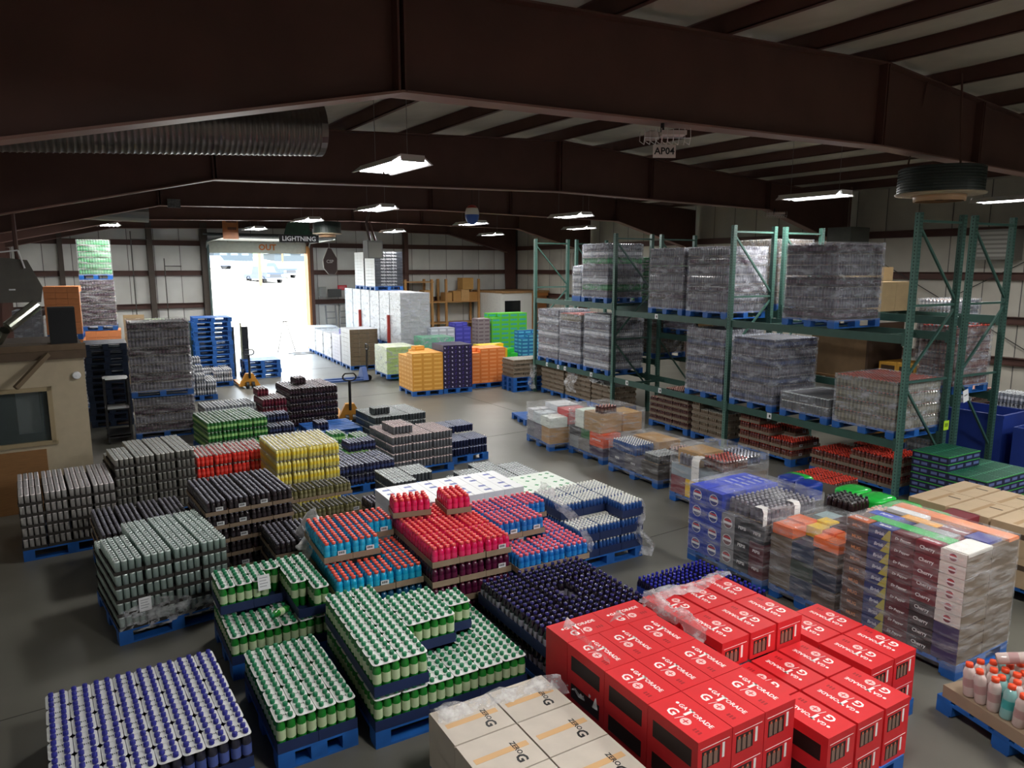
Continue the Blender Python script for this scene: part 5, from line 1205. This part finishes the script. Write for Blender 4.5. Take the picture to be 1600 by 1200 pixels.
b = MB(); b.lathe([(.05, 0), (.06, .02), (.05, .05), (.0, .06)], 14, WHITE, T=Matrix.Translation((.45, -.0, 1.98)) @ Matrix.Rotation(R(90), 4, 'X')); part('alarm', b, of)
def hung(name, label, cat, mb, p, rz=DELTA, pt=None): return tag(ob(name, mb.mesh(name), None, p, rz), label, cat)
b = MB(); b.box((0, 0, 0), (.34, .34, .62), M('#111214', .6)); b.box((.02, -.004, .04), (.32, 0, .58), M('#1b1d20', .8)); hung('loudspeaker', 'black loudspeaker box standing on the office roof', 'speaker', b, B(.17, OV + .1, 2.36))
for k in range(3): b = MB(); b.box((0, 0, 0), (1.7 - .3 * k, .16, .09), M('#6a5844', .8, noise=.15)); hung('timber_beam', 'old timber beam on the office roof, %s from below' % ORD[k], 'timber', b, B(UL + .3, OV - .02 + .2 * k, 2.361 + .0 * k))
b = MB(); b.bar((0, 0, 0), (-.42, -.28, -.42), .06, M('#6a5a44', .8)); hung('wooden_strut', 'wooden strut slanting down the office front', 'strut', b, B(.12, OV - .13, 2.33))
# unit heater and its silver flue over the office
ht = thing('unit_heater', 'grey gas unit heater hanging above the office with a white hanger rod', 'heater', tuple(B(-.35, 12.9, 3.05)), DELTA)
b = MB(); b.prism([(-.05, 0), (.46, 0), (.50, .22), (.34, .62), (.0, .66)], 0, .5, M('#5e5c56', .6, noise=.1)); part('casing', b, ht)
b = MB(); b.box((.08, -.004, .18), (.16, 0, .2), WHITE); part('plate', b, ht)
b = MB(); b.tube([(-.12, -.03, -.4), (-.05, -.03, .72), (.24, -.03, .76)], .012, WHITE); b.tube([(.24, -.03, .76), (.3, -.03, .5)], .012, WHITE); part('hanger_rod', b, ht)
b = MB(); b.tube([(.22, .2, 1.6), (.22, .2, .6)], .03, STEEL); part('hanger', b, ht)
b = MB(); b.tube([(.40, -.02, -.04), (.02, -.22, -.34)], .085, M('#b9bcae', .25, .8), 14); part('flue_pipe', b, ht)
b = MB(); b.tube([(-.02, -.25, -.38), (-.12, -.1, -.55)], .07, M('#a9aca0', .25, .8), 14); part('flue_elbow', b, ht)
b = MB(); b.tube([(-.3, -.2, -.35), (-.18, -.24, -.58)], .08, M('#a9aca0', .25, .8), 14); part('flue_tail', b, ht)
# big spiral duct
dm = thing('spiral_duct', 'large dark galvanised spiral duct ending in mid-air under the roof', 'duct')
A_, C_ = B(2.85, 8.26, 5.117), B(-1.1, 8.26, 4.84); d_ = (C_ - A_)
zax = d_.normalized(); xax = Vector((0, 0, 1)).cross(zax).normalized(); T = Matrix((xax, zax.cross(xax), zax)).transposed().to_4x4(); T.translation = A_
DU = M('#6f6a66', .32, .85, noise=.2, scale=3)
b = MB(); prof = []
n = 70
for k in range(n + 1):
    z = d_.length * k / n; prof += [(.30, z), (.30, z + d_.length / n * .55), (.307, z + d_.length / n * .7), (.307, z + d_.length / n * .85)]
b.lathe(prof, 28, DU, T=T, cap=False); part('spiral_shell', b, dm, True)
b = MB(); b.lathe([(.31, -.02), (.31, .05), (.29, .05), (.29, -.02)], 28, DU, T=T, cap=False); part('end_collar', b, dm)
for k in (.25, .8):
    p = A_ + d_ * k; b = MB(); b.tube([tuple(p + Vector((0, 0, .3))), (p.x, p.y, 6.2)], .012, STEEL); part('hanger', b, dm)
d2 = thing('spiral_duct', 'distant pale duct end hanging under the far frames', 'duct')
b = MB(); pA, pC = B(2.6, 20.3, 4.9), B(.2, 20.4, 4.95); b.tube([tuple(pA), tuple(pC)], .24, M('#8d918f', .4, .7), 18); part('shell', b, d2)
b = MB(); b.tube([(pA.x - .3, pA.y, pA.z + .2), (pA.x - .3, pA.y, 6.2)], .012, STEEL); part('hanger', b, d2)
# ring fans
def ringfan(label, p, r, hgt):
    t = thing('ceiling_fan_unit', label, 'fan', tuple(p))
    b = MB(); pr = []
    for k in range(9): z = hgt * k / 9; pr += [(r, z), (r, z + hgt / 9 * .6), (r * .96, z + hgt / 9 * .62), (r * .96, z + hgt / 9 * .98)]
    b.lathe(pr, 32, M('#24302a', .5)); part('louvre_drum', b, t)
    b = MB(); b.lathe([(r * .62, -.03), (r * 1.04, -.02), (r * 1.05, .0), (r * .9, .015)], 32, M('#a3957c', .6), cap=False); part('ring', b, t, True)
    b = MB(); b.lathe([(r * .56, -.11), (r * .60, -.11), (r * .62, -.0), (r * .5, .0)], 28, M('#b08e6c', .5), cap=False); part('throat', b, t, True)
    b = MB(); b.lathe([(r * .1, -.09), (r * .1, -.02)], 10, BLACK)
    for k in range(4): b.bar((0, 0, -.06), (r * .54 * math.cos(k * 1.57), r * .54 * math.sin(k * 1.57), -.06), .06, BLACK, .008)
    part('rotor', b, t)
    b = MB()
    for k in range(3): b.tube([(r * .8 * math.cos(k * 2.1), r * .8 * math.sin(k * 2.1), hgt), (r * .5 * math.cos(k * 2.1), r * .5 * math.sin(k * 2.1), 6.2 - p[2])], .012, STEEL)
    part('hanger', b, t)
    return t
ringfan('big round louvred fan drum hanging above the rack end', Vector((10.5, 6.6, 4.62)), .56, .36)
ringfan('small round fan drum hanging near the loading door', B(7.7, 21.8, 4.58), .42, .35)
# wireless units in wire cages
def wifi(label, p, sign, s=1.0):
    t = thing('wireless_unit', label, 'access point', tuple(p), R(-25))
    b = MB(); b.box((-.02 * s, -.1 * s, 0), (.34 * s, .12 * s, .06 * s), M('#d9c9c4', .5)); part('body', b, t)
    b = MB(); b.lathe([(.11 * s, 0), (.10 * s, .10 * s), (.04 * s, .12 * s)], 16, M('#c9bdb8', .5), -.16 * s, 0, -.06 * s); part('dome', b, t)
    b = MB()
    for k in range(9):
        x = -.3 * s + k * .085 * s; b.tube([(x, -.14 * s, .08 * s), (x, -.16 * s, -.06 * s), (x + .03 * s, 0, -.13 * s), (x, .16 * s, -.06 * s), (x, .14 * s, .08 * s)], .004, M('#d8d0cc', .4), 5)
    b.tube([(-.3 * s, -.16 * s, -.06 * s), (.38 * s, -.16 * s, -.06 * s)], .004, WHITE, 5); part('wire_cage', b, t)
    b = MB(); b.tube([(0, 0, .03), (0, 0, .15)], .02, BLACK); part('mount', b, t)
    if sign:
        b = MB(); b.box((-.13, -.15, -.25), (.11, -.145, -.12), M('#cfc6c0', .5)); c = part('sign_card', b, t)
        letters('AP04', .098, BLACK, c, (-.01, -.152, -.185), FACE_MY, .02)
    return t
wifi('white wireless unit in a wire cage above a black lettered card', tuple(B(5.74, 5.75, 4.95)), True, .72)
wifi('small caged wireless unit near the right wall', B(17.2, 12.86, 5.0), False, .8)
# things hung over the aisle
gl = thing('hanging_globe', 'hanging red white and blue striped globe over the aisle', 'ornament', tuple(B(10.6, 18.0, 5.03)), DELTA)
bands = [(r_ * .82, z_ * .82) for r_, z_ in [(0, -.34), (.12, -.31), (.2, -.22), (.235, -.1), (.24, 0), (.24, .04), (.235, .1), (.2, .22), (.12, .31), (.0, .34)]]
def gm(z): return M('#2a54a8', .35) if z < -.06 else M('#e6e2d8', .4) if z < .09 else M('#a83028', .4)
b = MB(); b.lathe([(r, z, gm(z)) for r, z in bands], 24, WHITE, cap=False); part('ball', b, gl, True)
b = MB(); b.tube([(0, 0, .27), (0, 0, 1.42)], .006, BLACK); part('cord', b, gl)
hs = thing('hanging_sign', 'dark elongated six-sided sign hanging right of the loading door', 'sign', tuple(B(9.09, 25.6, 3.72)), DELTA)
poly = [(-.05, .52), (-.24, .10), (-.22, -.2), (-.06, -.40), (.16, -.42), (.25, -.30), (.27, .14), (.06, .50)]
b = MB(); b.prism(poly, -.03, .03, M('#2a1a18', .4)); part('board', b, hs)
b = MB(); b.prism([(x * 1.05, z * 1.03) for x, z in poly], -.02, .02, M('#8a8682', .4)); part('edge', b, hs)
b = MB(); b.tube([(0, 0, .5), (0, 0, 1.4)], .006, M('#c9c9c9', .4)); part('cord', b, hs)
letters('CSP', .16, M('#9a9a98', .5), hs, (.0, -.032, .04), FACE_MY, .02)
hb = thing('hanging_heater', 'grey box heater hanging on an angled bracket beside the pale tower', 'heater', tuple(B(9.93, 23.4, 4.28)), DELTA)
b = MB(); b.box((-.28, 0, -.42), (.28, .4, .18), M('#6c6e6c', .5, noise=.08)); part('casing', b, hb)
b = MB(); b.box((-.24, -.01, -.38), (.24, 0, .12), M('#83857f', .5)); part('grille', b, hb)
b = MB(); b.tube([(-.1, .2, .18), (-.22, .2, .75), (-.1, .2, 1.1), (-.1, .2, 2.0)], .05, M('#5a4a46', .5)); b.tube([(.1, .2, .18), (-.1, .2, .8)], .04, M('#6a4a44', .5)); part('bracket', b, hb)
sg = thing('hanging_banner', 'orange and brown banner hanging over the loading door', 'banner', tuple(B(6.15, 27.5, 4.98)), DELTA)
b = MB(); b.box((-.27, 0, -.42), (.27, .03, .52), M('#9a5a24', .5, noise=.35, scale=3)); part('board', b, sg)
b = MB(); b.box((-.1, -.003, -.1), (.2, 0, .0), M('#5a3018', .5)); part('print', b, sg); b = MB(); b.box((-.15, -.003, .15), (.22, 0, .3), M('#5a3018', .5)); part('print', b, sg)
b = MB(); b.tube([(-.2, .01, .5), (-.2, .01, 1.2)], .005, BLACK); b.tube([(.2, .01, .5), (.2, .01, 1.2)], .005, BLACK); part('cord', b, sg)
ls = thing('hanging_banner', 'green and black banner with white block letters over the loading door', 'banner', tuple(B(8.55, 27.4, 4.82)), DELTA)
b = MB(); b.prism([(-.6, -.3), (.75, -.3), (.7, -.05), (.45, .1), (.42, .55), (-.1, .62), (-.42, .3)], 0, .03, M('#0f3a24', .5, noise=.5, scale=5)); part('board', b, ls)
b = MB(); b.box((-.72, -.008, -.34), (.78, 0, -.06), BLACK); part('panel', b, ls)
letters('LIGHTNING', .24, WHITE, ls, (.03, -.012, -.21), FACE_MY, .02)
b = MB(); b.tube([(-.1, .015, .6), (-.1, .015, 1.6)], .005, BLACK); b.tube([(.42, .015, .5), (.42, .015, 1.6)], .005, BLACK); part('cord', b, ls)
b = MB(); b.box((0, 0, 0), (.28, .05, .2), M('#6a6c6c', .5, noise=.6, scale=20)); hung('notice_card', 'small speckled notice card on the third frame', 'card', b, B(2.85, 18.9, 4.95))
uh = thing('unit_heater', 'grey box heater on the right wall above the racks', 'heater', tuple(B(18.7, 11.5, 3.85)), DELTA)
b = MB(); b.box((0, 0, 0), (.9, .7, .8), M('#4d4f49', .6, noise=.1)); part('casing', b, uh)
b = MB(); b.tube([(.45, .35, .8), (.45, .35, 1.9)], .03, STEEL); part('hanger', b, uh)
uh = thing('wall_vent', 'light louvred vent hood on the right wall behind the fan drum', 'vent', tuple(B(20.2, 8.2, 3.75)), DELTA)
b = MB(); b.box((0, 0, 0), (.7, .8, .75), M('#7c7a74', .5)); part('hood', b, uh)
for k in range(6): b = MB(); b.box((-.02, .05, .08 + k * .11), (0, .75, .14 + k * .11), M('#a3a199', .5)); part('louvre', b, uh)
b = MB()
for k in range(9): b.tube([(0, .12 * k, 0), (.0, .12 * k + .02, 2.6)], .008, BLACK)
hung('hanging_ropes', 'thin dark ropes hanging on the right wall near the far corner', 'rope', b, B(20.85, 26.0, 1.6))
# conduit on far wall
for k, (u, z0, z1_) in enumerate(((3.3, .8, 4.9), (4.4, .5, 3.9))):
    b = MB(); b.tube([(0, 0, 0), (0, 0, z1_ - z0)], .02, M('#55524c', .5)); b.tube([(0, 0, z1_ - z0 - .3), (.6, 0, z1_ - z0 - .3)], .02, M('#55524c', .5)); hung('conduit', ('farther' if k else 'nearer') + ' conduit pipe on the wall left of the loading door', 'pipe', b, B(u, 30.98, z0))
# ---------------------------------------------------------------- fluorescent high-bay fixtures
TUBE = M('#f4f6ff', .4, emit=22.0)
b = MB(); b.prism([(-.30, 0), (-.16, .10), (.16, .10), (.30, 0), (.27, -.0), (.14, .085), (-.14, .085), (-.27, 0)], -.62, .62, M('#d5d2cc', .45)); HOOD = b.mesh('reflector')
b = MB(); b.box((-.16, -.66, .02), (.16, -.62, .10), M('#c9c6c0', .5)); b.box((-.16, .62, .02), (.16, .66, .10), M('#c9c6c0', .5)); ENDS = b.mesh('end_cap')
b = MB(); b.tube([(0, -.58, 0), (0, .58, 0)], .016, TUBE, 8); TUBEM = b.mesh('tube')
LDATA = bpy.data.lights.new('lamp_light', 'AREA'); LDATA.shape = 'RECTANGLE'; LDATA.size = .5; LDATA.size_y = 1.2; LDATA.energy = LAMP_W; LDATA.color = (1.0, .97, .92)
LAMPS = [(4.05, 8.95, 'above the spiral duct end'), (6.62, 15.5, 'under the third frame'), (11.7, 14.9, 'above the far end of the rack'), (15.6, 19.4, 'behind the rack, farther'), (12.3, 8.35, 'above the near rack bay'), (16.05, 6.6, 'near the right wall'), (11.25, 19.2, 'beside the striped globe'), (15.7, 25.2, 'near the far right corner'), (6.64, 20.4, 'near the lettered banner'), (6.58, 25.9, 'just inside the loading door'), (11.25, 24.9, 'above the pale tower row'), (2.14, 22.4, 'near the distant duct'), (2.2, 26.0, 'by the far left wall'),
         (7.4, .9, 'above the red cartons, out of sight'), (12.0, .9, 'by the near wall'), (2.7, 1.6, 'above the picture-taker'), (7.0, -2.6, 'behind the picture-taker'), (12.3, -2.6, 'near back wall')]
for k, (u, v, wh) in enumerate(LAMPS):
    t = thing('high_bay_lamp', 'lit fluorescent high-bay lamp ' + wh, 'lamp', tuple(B(u, v, 4.83)), DELTA, 'high-bay lamps')
    ob('reflector', HOOD, t); ob('end_cap', ENDS, t)
    for q in range(4): ob('tube', TUBEM, t, (-.18 + .12 * q, 0, .03))
    b = MB()
    for y in (-.5, .5): b.tube([(0, y, .1), (0, y, roof_z(u) - 4.85)], .004, M('#8a8682', .5), 4)
    part('hanger_wire', b, t)
    l = bpy.data.objects.new('lamp_light', LDATA); COL.objects.link(l); l.parent = t; l.location = (0, 0, -.02)

cr = thing('steel_cart', 'black steel shelf cart standing beyond the office corner', 'cart', (-.62, 16.4, 0), R(4))
for x in (0, .42):
    for y in (0, .6): b = MB(); b.box((x, y, .05), (x + .03, y + .03, 1.35), BLACK); part('upright', b, cr)
for z in (.12, .18, .7, 1.3): b = MB(); b.box((0, 0, z), (.45, .63, z + .025), BLACK); part('shelf', b, cr)
for x in (.0, .4):
    for y in (.0, .58): b = MB(); b.lathe([(.04, -.015), (.04, .015)], 10, BLACK, T=Matrix.Translation((x + .02, y + .02, .04)) @ Matrix.Rotation(R(90), 4, 'Y')); part('caster', b, cr)
